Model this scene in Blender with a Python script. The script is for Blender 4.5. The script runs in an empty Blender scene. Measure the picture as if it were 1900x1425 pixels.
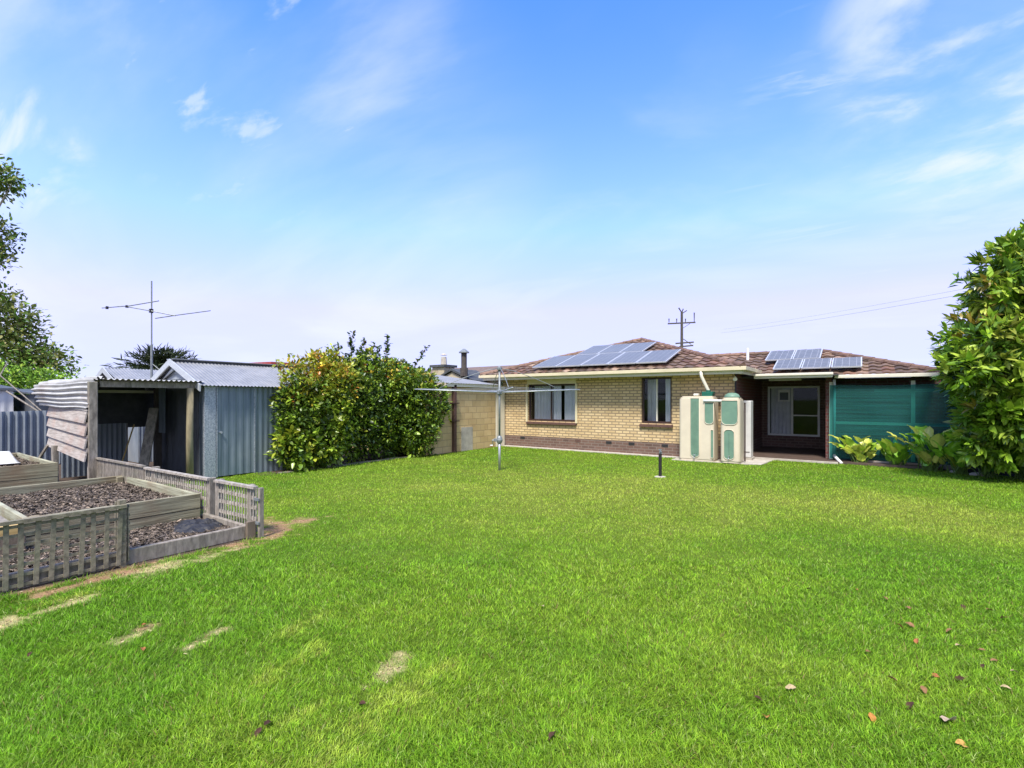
import bpy, math, random
import numpy as np
from mathutils import Vector, Matrix, Quaternion
random.seed(7); rng = np.random.default_rng(7)
scn = bpy.context.scene
COL = scn.collection

# ------------------------------------------------------------------ helpers
class MB:
    """collects polygons; build() links them as ONE mesh object"""
    def __init__(s): s.v=[]; s.f=[]; s.c=[]
    def add(s, vs, fs, col=None):
        n=len(s.v); s.v.extend([tuple(p) for p in vs])
        for f in fs: s.f.append([n+i for i in f]); s.c.append(col)
        return s
    def box(s,x0,x1,y0,y1,z0,z1,col=None):
        v=[(x0,y0,z0),(x1,y0,z0),(x1,y1,z0),(x0,y1,z0),(x0,y0,z1),(x1,y0,z1),(x1,y1,z1),(x0,y1,z1)]
        return s.add(v,[(3,2,1,0),(4,5,6,7),(0,1,5,4),(1,2,6,5),(2,3,7,6),(3,0,4,7)],col)
    def beam(s,p,q,w,h,col=None,up=(0,0,1),roll=0):
        p=Vector(p);q=Vector(q);d=(q-p).normalized();u=Vector(up)
        if abs(d.dot(u))>.98: u=Vector((0,1,0))
        a=d.cross(u).normalized(); b=a.cross(d).normalized()
        if roll:
            r=Quaternion(d,roll); a=r@a; b=r@b
        vs=[]
        for e in (p,q):
            for i,j in ((-1,-1),(1,-1),(1,1),(-1,1)): vs.append(e+a*(w/2*i)+b*(h/2*j))
        return s.add(vs,[(0,1,2,3),(7,6,5,4),(0,4,5,1),(1,5,6,2),(2,6,7,3),(3,7,4,0)],col)
    def tube(s,pts,rs,n=8,col=None,cap=True):
        pts=[Vector(p) for p in pts]
        if not hasattr(rs,'__len__'): rs=[rs]*len(pts)
        vs=[];fs=[]
        for i,p in enumerate(pts):
            d=(pts[min(i+1,len(pts)-1)]-pts[max(i-1,0)]).normalized()
            u=Vector((0,0,1)) if abs(d.z)<.9 else Vector((0,1,0))
            a=d.cross(u).normalized(); b=a.cross(d)
            for k in range(n):
                t=2*math.pi*k/n; vs.append(p+(a*math.cos(t)+b*math.sin(t))*rs[i])
        for i in range(len(pts)-1):
            for k in range(n):
                k2=(k+1)%n; fs.append((i*n+k2,i*n+k,(i+1)*n+k,(i+1)*n+k2))
        if cap: fs.append(tuple(range(n))); fs.append(tuple((len(pts)-1)*n+k for k in reversed(range(n))))
        return s.add(vs,fs,col)
    def lathe(s,c,prof,n=16,col=None):
        return s.tube([(c[0],c[1],c[2]+z) for r,z in prof],[max(r,1e-4) for r,z in prof],n,col)
    def prism(s,poly,vec,col=None):
        n=len(poly); v=Vector(vec); a=[Vector(p) for p in poly]; b=[p+v for p in a]
        return s.add(a+b,[tuple(reversed(range(n))),tuple(range(n,2*n))]+[(i,(i+1)%n,n+(i+1)%n,n+i) for i in range(n)],col)
    def corr(s,o,u,v,wu,lv,pitch=.076,amp=.009,nv=2,segs=6,trap=False):
        """corrugated sheet: ribs repeat along u, run along v"""
        o=Vector(o);u=Vector(u).normalized();v=Vector(v).normalized();nrm=u.cross(v)
        nu=max(2,int(wu/pitch*segs)); vs=[];fs=[]
        for i in range(nu+1):
            t=wu*i/nu; a=math.sin(2*math.pi*t/pitch)
            if trap: a=max(-.75,min(.75,a*1.6))
            for j in range(nv): vs.append(o+u*t+v*(lv*j/(nv-1))+nrm*(a*amp))
        for i in range(nu):
            for j in range(nv-1): fs.append((i*nv+j,(i+1)*nv+j,(i+1)*nv+j+1,i*nv+j+1))
        return s.add(vs,fs)
    def build(s,name,mat,parent=None,smooth=False,bevel=0,solid=0):
        me=bpy.data.meshes.new(name)
        off=wloc(parent) if parent else Vector((0,0,0))
        me.from_pydata([(a-off.x,b-off.y,c-off.z) for a,b,c in s.v],[],s.f)
        if any(c is not None for c in s.c):
            at=me.color_attributes.new('Col','FLOAT_COLOR','CORNER'); arr=[]
            for f,c in zip(s.f,s.c):
                c=c or (1,1,1); arr.extend([c[0],c[1],c[2],1]*len(f))
            at.data.foreach_set('color',arr)
        me.materials.append(mat); me.update()
        if smooth: me.polygons.foreach_set('use_smooth',[True]*len(me.polygons))
        o=bpy.data.objects.new(name,me); COL.objects.link(o)
        if parent: o.parent=parent
        if bevel:
            b=o.modifiers.new('bevel','BEVEL'); b.width=bevel; b.segments=2; b.limit_method='ANGLE'
        if solid:
            b=o.modifiers.new('solid','SOLIDIFY'); b.thickness=solid; b.offset=0
        return o
def wloc(o):
    v=Vector((0,0,0))
    while o: v+=o.location; o=o.parent
    return v
def tag(o,label=None,cat=None,group=None,kind=None):
    if label: o['label']=label
    if cat: o['category']=cat
    if group: o['group']=group
    if kind: o['kind']=kind
    return o
def thing(name,label,cat,loc,group=None):
    o=bpy.data.objects.new(name,None); COL.objects.link(o); o.location=loc; o.empty_display_size=.2
    return tag(o,label,cat,group)
def part(name,mat,parent,fn,**k):
    m=MB(); fn(m); return m.build(name,mat,parent,**k)
def mesh_np(name,V,F,C,mat,parent=None,smooth=False):
    """V (n,3), F (m,k) faces of equal size k, C (n,3) colour per vertex"""
    V=np.asarray(V,dtype=np.float32).copy()
    if parent: V-=np.array(wloc(parent),dtype=np.float32)
    me=bpy.data.meshes.new(name); n=len(V); m,k=F.shape
    me.vertices.add(n); me.vertices.foreach_set('co',V.ravel())
    me.loops.add(m*k); me.loops.foreach_set('vertex_index',F.astype(np.int32).ravel())
    me.polygons.add(m); me.polygons.foreach_set('loop_start',np.arange(0,m*k,k,dtype=np.int32))
    try: me.polygons.foreach_set('loop_total',np.full(m,k,dtype=np.int32))
    except Exception: pass
    if smooth: me.polygons.foreach_set('use_smooth',np.ones(m,dtype=bool))
    at=me.color_attributes.new('Col','FLOAT_COLOR','POINT')
    cc=np.ones((n,4),dtype=np.float32); cc[:,:3]=C; at.data.foreach_set('color',cc.ravel())
    me.materials.append(mat); me.update(calc_edges=True); me.validate()
    o=bpy.data.objects.new(name,me); COL.objects.link(o)
    if parent: o.parent=parent
    return o

# ------------------------------------------------------------------ materials
def newmat(name):
    m=bpy.data.materials.new(name); m.use_nodes=True; nt=m.node_tree
    return m,nt,nt.nodes['Principled BSDF']
def N(nt,t,**k):
    n=nt.nodes.new(t)
    for a,b in k.items(): setattr(n,a,b)
    return n
def noise_mat(name,c1,c2,scale=8,rough=.7,metal=0,bump=.15,stretch=(1,1,1),spec=.4,c3=None,scale3=1.5,amt3=.6,bscale=None,attr=False,detail=6,lo=.35,hi=.65):
    m,nt,b=newmat(name); L=nt.links.new
    tc=N(nt,'ShaderNodeTexCoord'); mp=N(nt,'ShaderNodeMapping'); mp.inputs['Scale'].default_value=stretch
    L(tc.outputs['Object'],mp.inputs['Vector'])
    nz=N(nt,'ShaderNodeTexNoise'); nz.inputs['Scale'].default_value=scale; nz.inputs['Detail'].default_value=detail; nz.inputs['Roughness'].default_value=.65
    L(mp.outputs[0],nz.inputs['Vector'])
    r=N(nt,'ShaderNodeMapRange'); r.inputs['From Min'].default_value=lo; r.inputs['From Max'].default_value=hi
    L(nz.outputs[0],r.inputs['Value'])
    mx=N(nt,'ShaderNodeMix',data_type='RGBA'); mx.inputs['A'].default_value=(*c1,1); mx.inputs['B'].default_value=(*c2,1)
    L(r.outputs[0],mx.inputs['Factor']); out=mx.outputs['Result']
    if c3:
        n3=N(nt,'ShaderNodeTexNoise'); n3.inputs['Scale'].default_value=scale3; n3.inputs['Detail'].default_value=5
        L(tc.outputs['Object'],n3.inputs['Vector'])
        r3=N(nt,'ShaderNodeMapRange'); r3.inputs['From Min'].default_value=.5; r3.inputs['From Max'].default_value=.72; r3.inputs['To Max'].default_value=amt3
        L(n3.outputs[0],r3.inputs['Value'])
        m3=N(nt,'ShaderNodeMix',data_type='RGBA'); L(r3.outputs[0],m3.inputs['Factor']); L(out,m3.inputs['A']); m3.inputs['B'].default_value=(*c3,1)
        out=m3.outputs['Result']
    if attr:
        at=N(nt,'ShaderNodeAttribute',attribute_name='Col')
        ml=N(nt,'ShaderNodeMix',data_type='RGBA',blend_type='MULTIPLY'); ml.inputs['Factor'].default_value=1
        L(out,ml.inputs['A']); L(at.outputs['Color'],ml.inputs['B']); out=ml.outputs['Result']
    L(out,b.inputs['Base Color']); b.inputs['Roughness'].default_value=rough; b.inputs['Metallic'].default_value=metal
    b.inputs['Specular IOR Level'].default_value=spec
    if bump:
        bp=N(nt,'ShaderNodeBump'); bp.inputs['Strength'].default_value=bump; bp.inputs['Distance'].default_value=.01
        if bscale:
            nb=N(nt,'ShaderNodeTexNoise'); nb.inputs['Scale'].default_value=bscale; nb.inputs['Detail'].default_value=4; L(mp.outputs[0],nb.inputs['Vector']); L(nb.outputs[0],bp.inputs['Height'])
        else: L(nz.outputs[0],bp.inputs['Height'])
        L(bp.outputs[0],b.inputs['Normal'])
    return m
def brick_mat(name,c1,c2,mortar,w=.23,h=.086,ms=.012,axis='x',bump=.5,stain=None,rough=.85,dirt=(.5,.42,.3)):
    m,nt,b=newmat(name); L=nt.links.new
    tc=N(nt,'ShaderNodeTexCoord'); sp=N(nt,'ShaderNodeSeparateXYZ'); cb=N(nt,'ShaderNodeCombineXYZ')
    L(tc.outputs['Object'],sp.inputs[0])
    ad=N(nt,'ShaderNodeMath',operation='ADD'); L(sp.outputs['X'],ad.inputs[0]); L(sp.outputs['Y'],ad.inputs[1])
    L(ad.outputs[0],cb.inputs['X']); L(sp.outputs['Z'],cb.inputs['Y'])
    br=N(nt,'ShaderNodeTexBrick'); br.inputs['Scale'].default_value=1; br.inputs['Brick Width'].default_value=w; br.inputs['Row Height'].default_value=h
    br.inputs['Mortar Size'].default_value=ms; br.inputs['Mortar Smooth'].default_value=.15; br.inputs['Bias'].default_value=0
    br.inputs['Color1'].default_value=(*c1,1); br.inputs['Color2'].default_value=(*c2,1); br.inputs['Mortar'].default_value=(*mortar,1)
    L(cb.outputs[0],br.inputs['Vector'])
    nz=N(nt,'ShaderNodeTexNoise'); nz.inputs['Scale'].default_value=2.2; nz.inputs['Detail'].default_value=8; nz.inputs['Roughness'].default_value=.7; L(tc.outputs['Object'],nz.inputs['Vector'])
    r=N(nt,'ShaderNodeMapRange'); r.inputs['From Min'].default_value=.4; r.inputs['From Max'].default_value=.75; r.inputs['To Max'].default_value=.45
    L(nz.outputs[0],r.inputs['Value'])
    mx=N(nt,'ShaderNodeMix',data_type='RGBA',blend_type='MULTIPLY'); L(r.outputs[0],mx.inputs['Factor']); L(br.outputs['Color'],mx.inputs['A']); mx.inputs['B'].default_value=(*dirt,1)
    out=mx.outputs['Result']
    L(out,b.inputs['Base Color']); b.inputs['Roughness'].default_value=rough
    inv=N(nt,'ShaderNodeMath',operation='SUBTRACT'); inv.inputs[0].default_value=1; L(br.outputs['Fac'],inv.inputs[1])
    bp=N(nt,'ShaderNodeBump'); bp.inputs['Strength'].default_value=bump; bp.inputs['Distance'].default_value=.008; L(inv.outputs[0],bp.inputs['Height']); L(bp.outputs[0],b.inputs['Normal'])
    return m
def leaf_mat(name,rough=.38,trans=.28,spec=.5,tint=(1,1,1)):
    m,nt,b=newmat(name); L=nt.links.new
    at=N(nt,'ShaderNodeAttribute',attribute_name='Col')
    tc=N(nt,'ShaderNodeTexCoord'); nz=N(nt,'ShaderNodeTexNoise'); nz.inputs['Scale'].default_value=25; L(tc.outputs['Object'],nz.inputs['Vector'])
    hs=N(nt,'ShaderNodeHueSaturation'); r=N(nt,'ShaderNodeMapRange'); r.inputs['To Min'].default_value=.75; r.inputs['To Max'].default_value=1.3
    L(nz.outputs[0],r.inputs['Value']); L(r.outputs[0],hs.inputs['Value']); L(at.outputs['Color'],hs.inputs['Color'])
    L(hs.outputs[0],b.inputs['Base Color']); b.inputs['Roughness'].default_value=rough; b.inputs['Specular IOR Level'].default_value=spec
    tr=N(nt,'ShaderNodeBsdfTranslucent'); L(hs.outputs[0],tr.inputs['Color'])
    mx=N(nt,'ShaderNodeMixShader'); mx.inputs[0].default_value=trans
    out=nt.nodes['Material Output']; L(b.outputs[0],mx.inputs[1]); L(tr.outputs[0],mx.inputs[2]); L(mx.outputs[0],out.inputs['Surface'])
    return m
MT={}
MT['brick']=brick_mat('cream_brick',(.68,.515,.285),(.54,.39,.20),(.29,.215,.13),ms=.016,dirt=(.70,.60,.46))
MT['plinth']=brick_mat('brown_and_shaded_brick',(.17,.098,.072),(.115,.07,.054),(.20,.155,.125),dirt=(.5,.4,.35))
MT['maroon']=brick_mat('maroon_and_shaded_brick',(.16,.045,.038),(.11,.034,.03),(.15,.10,.085))
MT['block']=brick_mat('stone_block',(.64,.48,.25),(.52,.38,.19),(.40,.29,.16),w=.40,h=.20,ms=.010,dirt=(.62,.46,.32),bump=.5)
MT['chimney']=brick_mat('chimney_stone',(.50,.42,.28),(.42,.34,.22),(.5,.45,.36),w=.35,h=.2)
MT['tile']=noise_mat('roof_tile',(.12,.078,.058),(.205,.145,.105),scale=9,rough=.7,attr=True,c3=(.12,.09,.06),scale3=3,amt3=.55,bump=.3)
MT['cream']=noise_mat('cream_paint',(.66,.58,.38),(.60,.52,.34),scale=3,rough=.45,bump=.03,c3=(.45,.38,.26),amt3=.35)
MT['offwhite']=noise_mat('offwhite_paint',(.72,.68,.56),(.66,.61,.50),scale=4,rough=.4,bump=.03)
MT['white']=noise_mat('white_paint',(.80,.80,.78),(.72,.72,.70),scale=5,rough=.4,bump=.02)
MT['brownframe']=noise_mat('brown_frame',(.055,.028,.022),(.035,.02,.018),scale=10,rough=.45,bump=.05)
MT['sill']=noise_mat('brown_sill_brick',(.13,.065,.05),(.08,.045,.036),scale=18,rough=.7,bump=.3)
MT['concrete']=noise_mat('concrete',(.50,.46,.39),(.38,.34,.29),scale=6,rough=.9,bump=.3,bscale=60,c3=(.26,.24,.2),scale3=1.2,amt3=.5)
MT['slab']=noise_mat('porch_slab',(.11,.075,.058),(.075,.052,.042),scale=5,rough=.55,bump=.1)
MT['galv']=noise_mat('galvanised_iron',(.30,.335,.37),(.215,.25,.29),scale=5,rough=.42,metal=.35,bump=.06,c3=(.36,.35,.33),scale3=1.2,amt3=.5,stretch=(1,1,.35))
MT['galvdoor']=noise_mat('blue_grey_iron',(.215,.265,.305),(.13,.17,.21),scale=3.2,rough=.38,metal=.3,bump=.05,stretch=(3,3,.25),c3=(.30,.33,.35),scale3=1.0,amt3=.5)
MT['galvpost']=noise_mat('mottled_galvanised',(.46,.49,.52),(.24,.27,.31),scale=38,rough=.4,metal=.3,bump=.05,lo=.42,hi=.58)
MT['roofiron']=noise_mat('light_roof_iron',(.27,.275,.285),(.205,.21,.22),scale=4,rough=.45,metal=.15,bump=.04,c3=(.36,.35,.34),amt3=.4)
MT['oldiron']=noise_mat('pale_old_iron',(.50,.495,.475),(.33,.325,.31),scale=6,rough=.6,metal=.1,bump=.1,stretch=(.4,2,2),c3=(.25,.17,.12),scale3=2,amt3=.4)
MT['darkiron']=noise_mat('dark_iron',(.13,.14,.155),(.08,.088,.10),scale=4,rough=.5,metal=.3,bump=.05,stretch=(1,1,.3))
MT['trimgrey']=noise_mat('pale_grey_paint',(.44,.46,.48),(.36,.38,.40),scale=6,rough=.5,bump=.05)
MT['gableboard']=noise_mat('grey_gable_board',(.33,.36,.385),(.25,.275,.30),scale=5,rough=.7,bump=.1,stretch=(.5,1,3))
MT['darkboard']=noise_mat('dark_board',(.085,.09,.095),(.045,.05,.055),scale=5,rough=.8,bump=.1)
MT['pinkboard']=noise_mat('weathered_board',(.46,.41,.365),(.26,.225,.195),scale=9,rough=.85,bump=.3,stretch=(.35,2,4),c3=(.36,.20,.14),scale3=2.5,amt3=.5)
MT['greywood']=noise_mat('silvered_timber',(.33,.29,.24),(.14,.12,.098),scale=16,rough=.9,bump=.5,stretch=(1.2,1.2,.35),c3=(.15,.15,.10),scale3=3,amt3=.5)
MT['lattice']=noise_mat('lattice_timber',(.27,.235,.165),(.12,.105,.075),scale=22,rough=.9,bump=.3,c3=(.17,.19,.10),scale3=4,amt3=.55)
MT['palelattice']=noise_mat('pale_lattice_timber',(.48,.43,.36),(.20,.175,.145),scale=24,rough=.9,bump=.3,c3=(.2,.18,.16),scale3=4,amt3=.55)
MT['sleeper']=noise_mat('treated_sleeper',(.34,.325,.22),(.135,.12,.075),scale=6,rough=.88,bump=.6,stretch=(1.2,.3,7),c3=(.20,.13,.075),scale3=2.2,amt3=.65)
MT['sleeperx']=noise_mat('treated_sleeper_across',(.42,.42,.30),(.20,.19,.12),scale=6,rough=.88,bump=.6,stretch=(.3,1.2,7),c3=(.22,.15,.09),scale3=2.2,amt3=.5)
MT['yellowwood']=noise_mat('yellow_timber',(.55,.40,.16),(.40,.27,.10),scale=5,rough=.8,bump=.2,stretch=(1,.3,3))
MT['post']=noise_mat('round_post_timber',(.34,.29,.17),(.18,.15,.09),scale=7,rough=.85,bump=.3,stretch=(1.5,1.5,.3))
MT['tank']=noise_mat('cream_tank_plastic',(.64,.56,.42),(.58,.505,.38),scale=2.5,rough=.5,bump=.02,c3=(.50,.43,.32),amt3=.3)
MT['tankgreen']=noise_mat('green_tank_plastic',(.16,.27,.19),(.125,.22,.16),scale=4,rough=.5,bump=.03)
MT['darkgreen']=noise_mat('dark_green_plastic',(.015,.13,.085),(.01,.09,.06),scale=5,rough=.4,bump=.02)
MT['steel']=noise_mat('galvanised_steel',(.50,.52,.54),(.36,.38,.40),scale=18,rough=.4,metal=.45,bump=.03)
MT['dullsteel']=noise_mat('dull_grey_metal',(.26,.28,.28),(.17,.185,.19),scale=14,rough=.5,metal=.3,bump=.03)
MT['black']=noise_mat('black_plastic',(.018,.016,.018),(.028,.024,.026),scale=9,rough=.45,bump=.03)
MT['darkpole']=noise_mat('dark_pole_timber',(.10,.085,.07),(.06,.05,.045),scale=6,rough=.9,bump=.1)
MT['bark']=noise_mat('bark',(.20,.16,.12),(.11,.085,.06),scale=10,rough=.95,bump=.6,stretch=(1,1,.3))
MT['palebark']=noise_mat('pale_bark',(.36,.30,.24),(.2,.16,.13),scale=6,rough=.9,bump=.4,stretch=(1,1,.3))
MT['curtain']=noise_mat('curtain',(.82,.81,.82),(.70,.70,.72),scale=4,rough=.9,bump=0)
MT['interior']=noise_mat('dark_room',(.03,.028,.03),(.02,.02,.02),scale=3,rough=.9,bump=0)
MT['redroof']=noise_mat('red_roof',(.40,.06,.055),(.33,.05,.05),scale=3,rough=.6,bump=0)
MT['whitewall']=noise_mat('white_wall',(.70,.71,.72),(.60,.61,.63),scale=3,rough=.7,bump=.02,stretch=(1,1,.4))
MT['mulch']=noise_mat('bark_mulch',(.075,.058,.042),(.165,.135,.105),scale=20,rough=.95,bump=.2,attr=True)
MT['soil']=noise_mat('garden_soil',(.075,.052,.043),(.045,.032,.027),scale=14,rough=1,bump=.8)
MT['blacksoil']=noise_mat('black_sheet',(.014,.014,.016),(.03,.03,.032),scale=12,rough=.6,bump=.8)
MT['rock']=noise_mat('pale_rock',(.50,.46,.38),(.36,.32,.26),scale=9,rough=.9,bump=.4)
MT['kerb']=noise_mat('old_kerb',(.19,.175,.14),(.10,.095,.07),scale=12,rough=.95,bump=.4)
MT['clothpale']=noise_mat('white_sack',(.74,.74,.72),(.62,.62,.62),scale=5,rough=.6,bump=.15)
MT['ac']=noise_mat('aircon_plastic',(.62,.61,.58),(.55,.54,.52),scale=5,rough=.5,bump=0)
MT['leaf']=leaf_mat('leaf',rough=.36,trans=.25,spec=.45)
MT['glossleaf']=leaf_mat('glossy_leaf',rough=.3,trans=.22,spec=.5)
MT['farleaf']=leaf_mat('far_leaf',rough=.6,trans=.2,spec=.25)
MT['deadleaf']=leaf_mat('dead_leaf',rough=.8,trans=.1,spec=.2)
MT['grass']=leaf_mat('grass_blade',rough=.55,trans=.38,spec=.22)
def glass_mat(name,col=(.02,.025,.03),rough=.03,k=.6):
    m,nt,b=newmat(name); L=nt.links.new
    b.inputs['Base Color'].default_value=(*col,1); b.inputs['Roughness'].default_value=rough; b.inputs['Transmission Weight'].default_value=0
    tr=N(nt,'ShaderNodeBsdfTransparent'); tr.inputs[0].default_value=(.85,.88,.9,1)
    gl=N(nt,'ShaderNodeBsdfGlossy'); gl.inputs['Roughness'].default_value=rough
    nz=N(nt,'ShaderNodeTexNoise'); nz.inputs['Scale'].default_value=1.3; bp=N(nt,'ShaderNodeBump'); bp.inputs['Strength'].default_value=.05; L(nz.outputs[0],bp.inputs['Height']); L(bp.outputs[0],gl.inputs['Normal'])
    fr=N(nt,'ShaderNodeFresnel'); fr.inputs[0].default_value=1.55
    ad=N(nt,'ShaderNodeMath',operation='MULTIPLY_ADD'); ad.inputs[1].default_value=k; ad.inputs[2].default_value=.01; L(fr.outputs[0],ad.inputs[0])
    mx=N(nt,'ShaderNodeMixShader'); L(ad.outputs[0],mx.inputs[0]); L(tr.outputs[0],mx.inputs[1]); L(gl.outputs[0],mx.inputs[2])
    L(mx.outputs[0],nt.nodes['Material Output'].inputs['Surface']); return m
MT['glass']=glass_mat('window_glass'); MT['dimglass']=glass_mat('porch_glass',k=.3)
def solar_mat():
    m,nt,b=newmat('solar_cells'); L=nt.links.new
    tc=N(nt,'ShaderNodeTexCoord'); br=N(nt,'ShaderNodeTexBrick'); br.offset=0; br.inputs['Scale'].default_value=1
    for k,v in (('Brick Width',.158),('Row Height',.158),('Mortar Size',.004),('Mortar Smooth',.1)): br.inputs[k].default_value=v
    br.inputs['Color1'].default_value=(.12,.118,.11,1); br.inputs['Color2'].default_value=(.14,.136,.127,1); br.inputs['Mortar'].default_value=(.34,.34,.35,1)
    L(tc.outputs['UV'],br.inputs['Vector']); L(tc.outputs['Object'],br.inputs['Vector']); L(br.outputs['Color'],b.inputs['Base Color'])
    b.inputs['Roughness'].default_value=.35; b.inputs['Specular IOR Level'].default_value=.6
    return m
MT['solar']=solar_mat()
MT['alu']=noise_mat('aluminium_frame',(.62,.63,.65),(.55,.56,.58),scale=10,rough=.35,metal=.3,bump=0)
def cloth_mat():
    m,nt,b=newmat('green_shade_cloth'); L=nt.links.new
    tc=N(nt,'ShaderNodeTexCoord'); mp=N(nt,'ShaderNodeMapping'); mp.inputs['Scale'].default_value=(.35,.35,14); L(tc.outputs['Object'],mp.inputs[0])
    nz=N(nt,'ShaderNodeTexNoise'); nz.inputs['Scale'].default_value=1.6; nz.inputs['Detail'].default_value=5; L(mp.outputs[0],nz.inputs[0])
    r=N(nt,'ShaderNodeMapRange'); r.inputs['From Min'].default_value=.35; r.inputs['From Max'].default_value=.65; L(nz.outputs[0],r.inputs[0])
    mx=N(nt,'ShaderNodeMix',data_type='RGBA'); mx.inputs['A'].default_value=(.003,.066,.060,1); mx.inputs['B'].default_value=(.006,.125,.112,1); L(r.outputs[0],mx.inputs['Factor'])
    L(mx.outputs['Result'],b.inputs['Base Color']); b.inputs['Roughness'].default_value=.6
    tr=N(nt,'ShaderNodeBsdfTransparent'); tr.inputs[0].default_value=(.25,.75,.72,1)
    ms=N(nt,'ShaderNodeMixShader'); ms.inputs[0].default_value=.42; L(b.outputs[0],ms.inputs[1]); L(tr.outputs[0],ms.inputs[2]); L(ms.outputs[0],nt.nodes['Material Output'].inputs['Surface'])
    return m
MT['cloth']=cloth_mat()

# ------------------------------------------------------------------ lawn colour field (true colour of turf, straw and bare earth)
def vnoise(x,y,s,seed=0):
    x=np.asarray(x)/s; y=np.asarray(y)/s; xi=np.floor(x).astype(np.int64); yi=np.floor(y).astype(np.int64); fx=x-xi; fy=y-yi
    fx=fx*fx*(3-2*fx); fy=fy*fy*(3-2*fy)
    def h(a,b):
        n=(a*374761393+b*668265263+seed*1442695041)&0xffffffff; n=((n^(n>>13))*1274126177)&0xffffffff; return ((n^(n>>16))&0xffff)/65535.
    return (h(xi,yi)*(1-fx)+h(xi+1,yi)*fx)*(1-fy)+(h(xi,yi+1)*(1-fx)+h(xi+1,yi+1)*fx)*fy
def fbm(x,y,s,seed=0):
    return .5*vnoise(x,y,s,seed)+.3*vnoise(x,y,s/2.3,seed+5)+.2*vnoise(x,y,s/5.1,seed+9)
CAPS=[ # (x0,y0,x1,y1,radius,kind) straw / earth worn streaks
 (-2.34,1.94,-2.42,2.18,.06,'s'),(-3.65,1.41,-3.71,1.70,.045,'s'),(-4.11,1.17,-4.22,1.44,.05,'s'),(-4.21,1.36,-4.24,1.42,.035,'e'),
 (-5.62,1.72,-5.62,2.10,.13,'s'),(-5.62,2.10,-5.60,2.62,.10,'s'),(-5.75,2.45,-5.85,2.95,.12,'e'),(-5.75,3.1,-6.05,3.45,.16,'e'),(-6.05,3.35,-6.2,3.9,.17,'e'),(-6.35,3.5,-6.9,3.5,.16,'e'),
 (-5.10,.75,-5.22,1.25,.10,'s'),(-5.62,1.0,-5.72,1.7,.09,'e'),(-5.3,1.0,-5.35,1.3,.1,'y'),(-2.39,1.20,-2.38,1.60,.04,'y'),(-2.86,1.55,-2.95,1.95,.08,'y'),(-2.0,1.0,-2.1,2.2,.1,'y'),
 (-5.84,.2,-5.84,2.9,.05,'e'),(-5.0,.2,-5.15,.8,.15,'s'),(-6.9,6.5,-5.0,7.4,.3,'y'),(-3.3,1.9,-3.4,2.4,.08,'y')]
def capmask(x,y):
    s=np.zeros_like(x); e=np.zeros_like(x); yl=np.zeros_like(x)
    wob=(fbm(x,y,.16,31)-.5)*1.5+(vnoise(x,y,.035,33)-.5)*.8
    for x0,y0,x1,y1,r,k in CAPS:
        dx,dy=x1-x0,y1-y0; t=np.clip(((x-x0)*dx+(y-y0)*dy)/(dx*dx+dy*dy),0,1)
        d=np.hypot(x-x0-t*dx,y-y0-t*dy)+wob*r*2.2
        m=np.clip(1.2-d/r,0,1)*np.clip(.55+1.1*vnoise(x,y,.05,35),0,1)
        if k=='s': s=np.maximum(s,m)
        elif k=='e': e=np.maximum(e,m)
        else: yl=np.maximum(yl,m*.7)
    return s,e,yl
LUSH=np.array([.155,.330,.015]); YEL=np.array([.365,.450,.055]); OLIVE=np.array([.250,.405,.024]); STRAW=np.array([.50,.42,.20]); EARTH=np.array([.36,.215,.12])
def lawncol(x,y,jit=0):
    n=fbm(x,y,2.4,1); n2=fbm(x,y,.7,2); n3=fbm(x+y*.5,y*3-x*.8,.9,7)
    # the drier middle of the lawn
    mid=np.exp(-(((x+3.6)/4.2)**2+((y-8.2)/3.0)**2))*.95+.95*np.exp(-(((x-1.0)/1.9)**2+((y-8.6)/1.7)**2))+.35*np.exp(-(((x+1.5)/3.5)**2+((y-9.5)/1.3)**2))
    lush=np.exp(-(((x-.6)/1.6)**2+((y-6.2)/1.7)**2))+np.exp(-(((x+5)/1.6)**2+((y-1.2)/1.2)**2))
    t=np.clip(.34+.7*(n-.5)+.58*mid-.55*lush+.5*(n2-.5)+.35*(n3-.5)+jit,0,1.15)[:,None]
    c=np.where(t<.5,LUSH+(OLIVE-LUSH)*t*2,OLIVE+(YEL-OLIVE)*(t-.5)*2)
    s,e,yl=capmask(x,y)
    c=c+(YEL*1.15-c)*yl[:,None]; c=c+(STRAW-c)*s[:,None]; c=c+(EARTH-c)*e[:,None]
    return c,s,e
def in_lawn(x,y):
    back=np.where(x<-3.1,13.84,np.where(x<-2.0,13.55,np.where(x<-.5,14.9,15.35-.20*np.maximum(x+.2,0)**1.1)))
    ok=(y<back)&(x<6)
    ok&=~((x<-5.86)&(y<3.1)); ok&=~((x<-10.98)&(y>=3.1)); ok&=~((x<-10.5)&(y>5.9)&(y<10.8)); ok&=~((x<-10.22)&(y>=10.6))
    return ok

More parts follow.
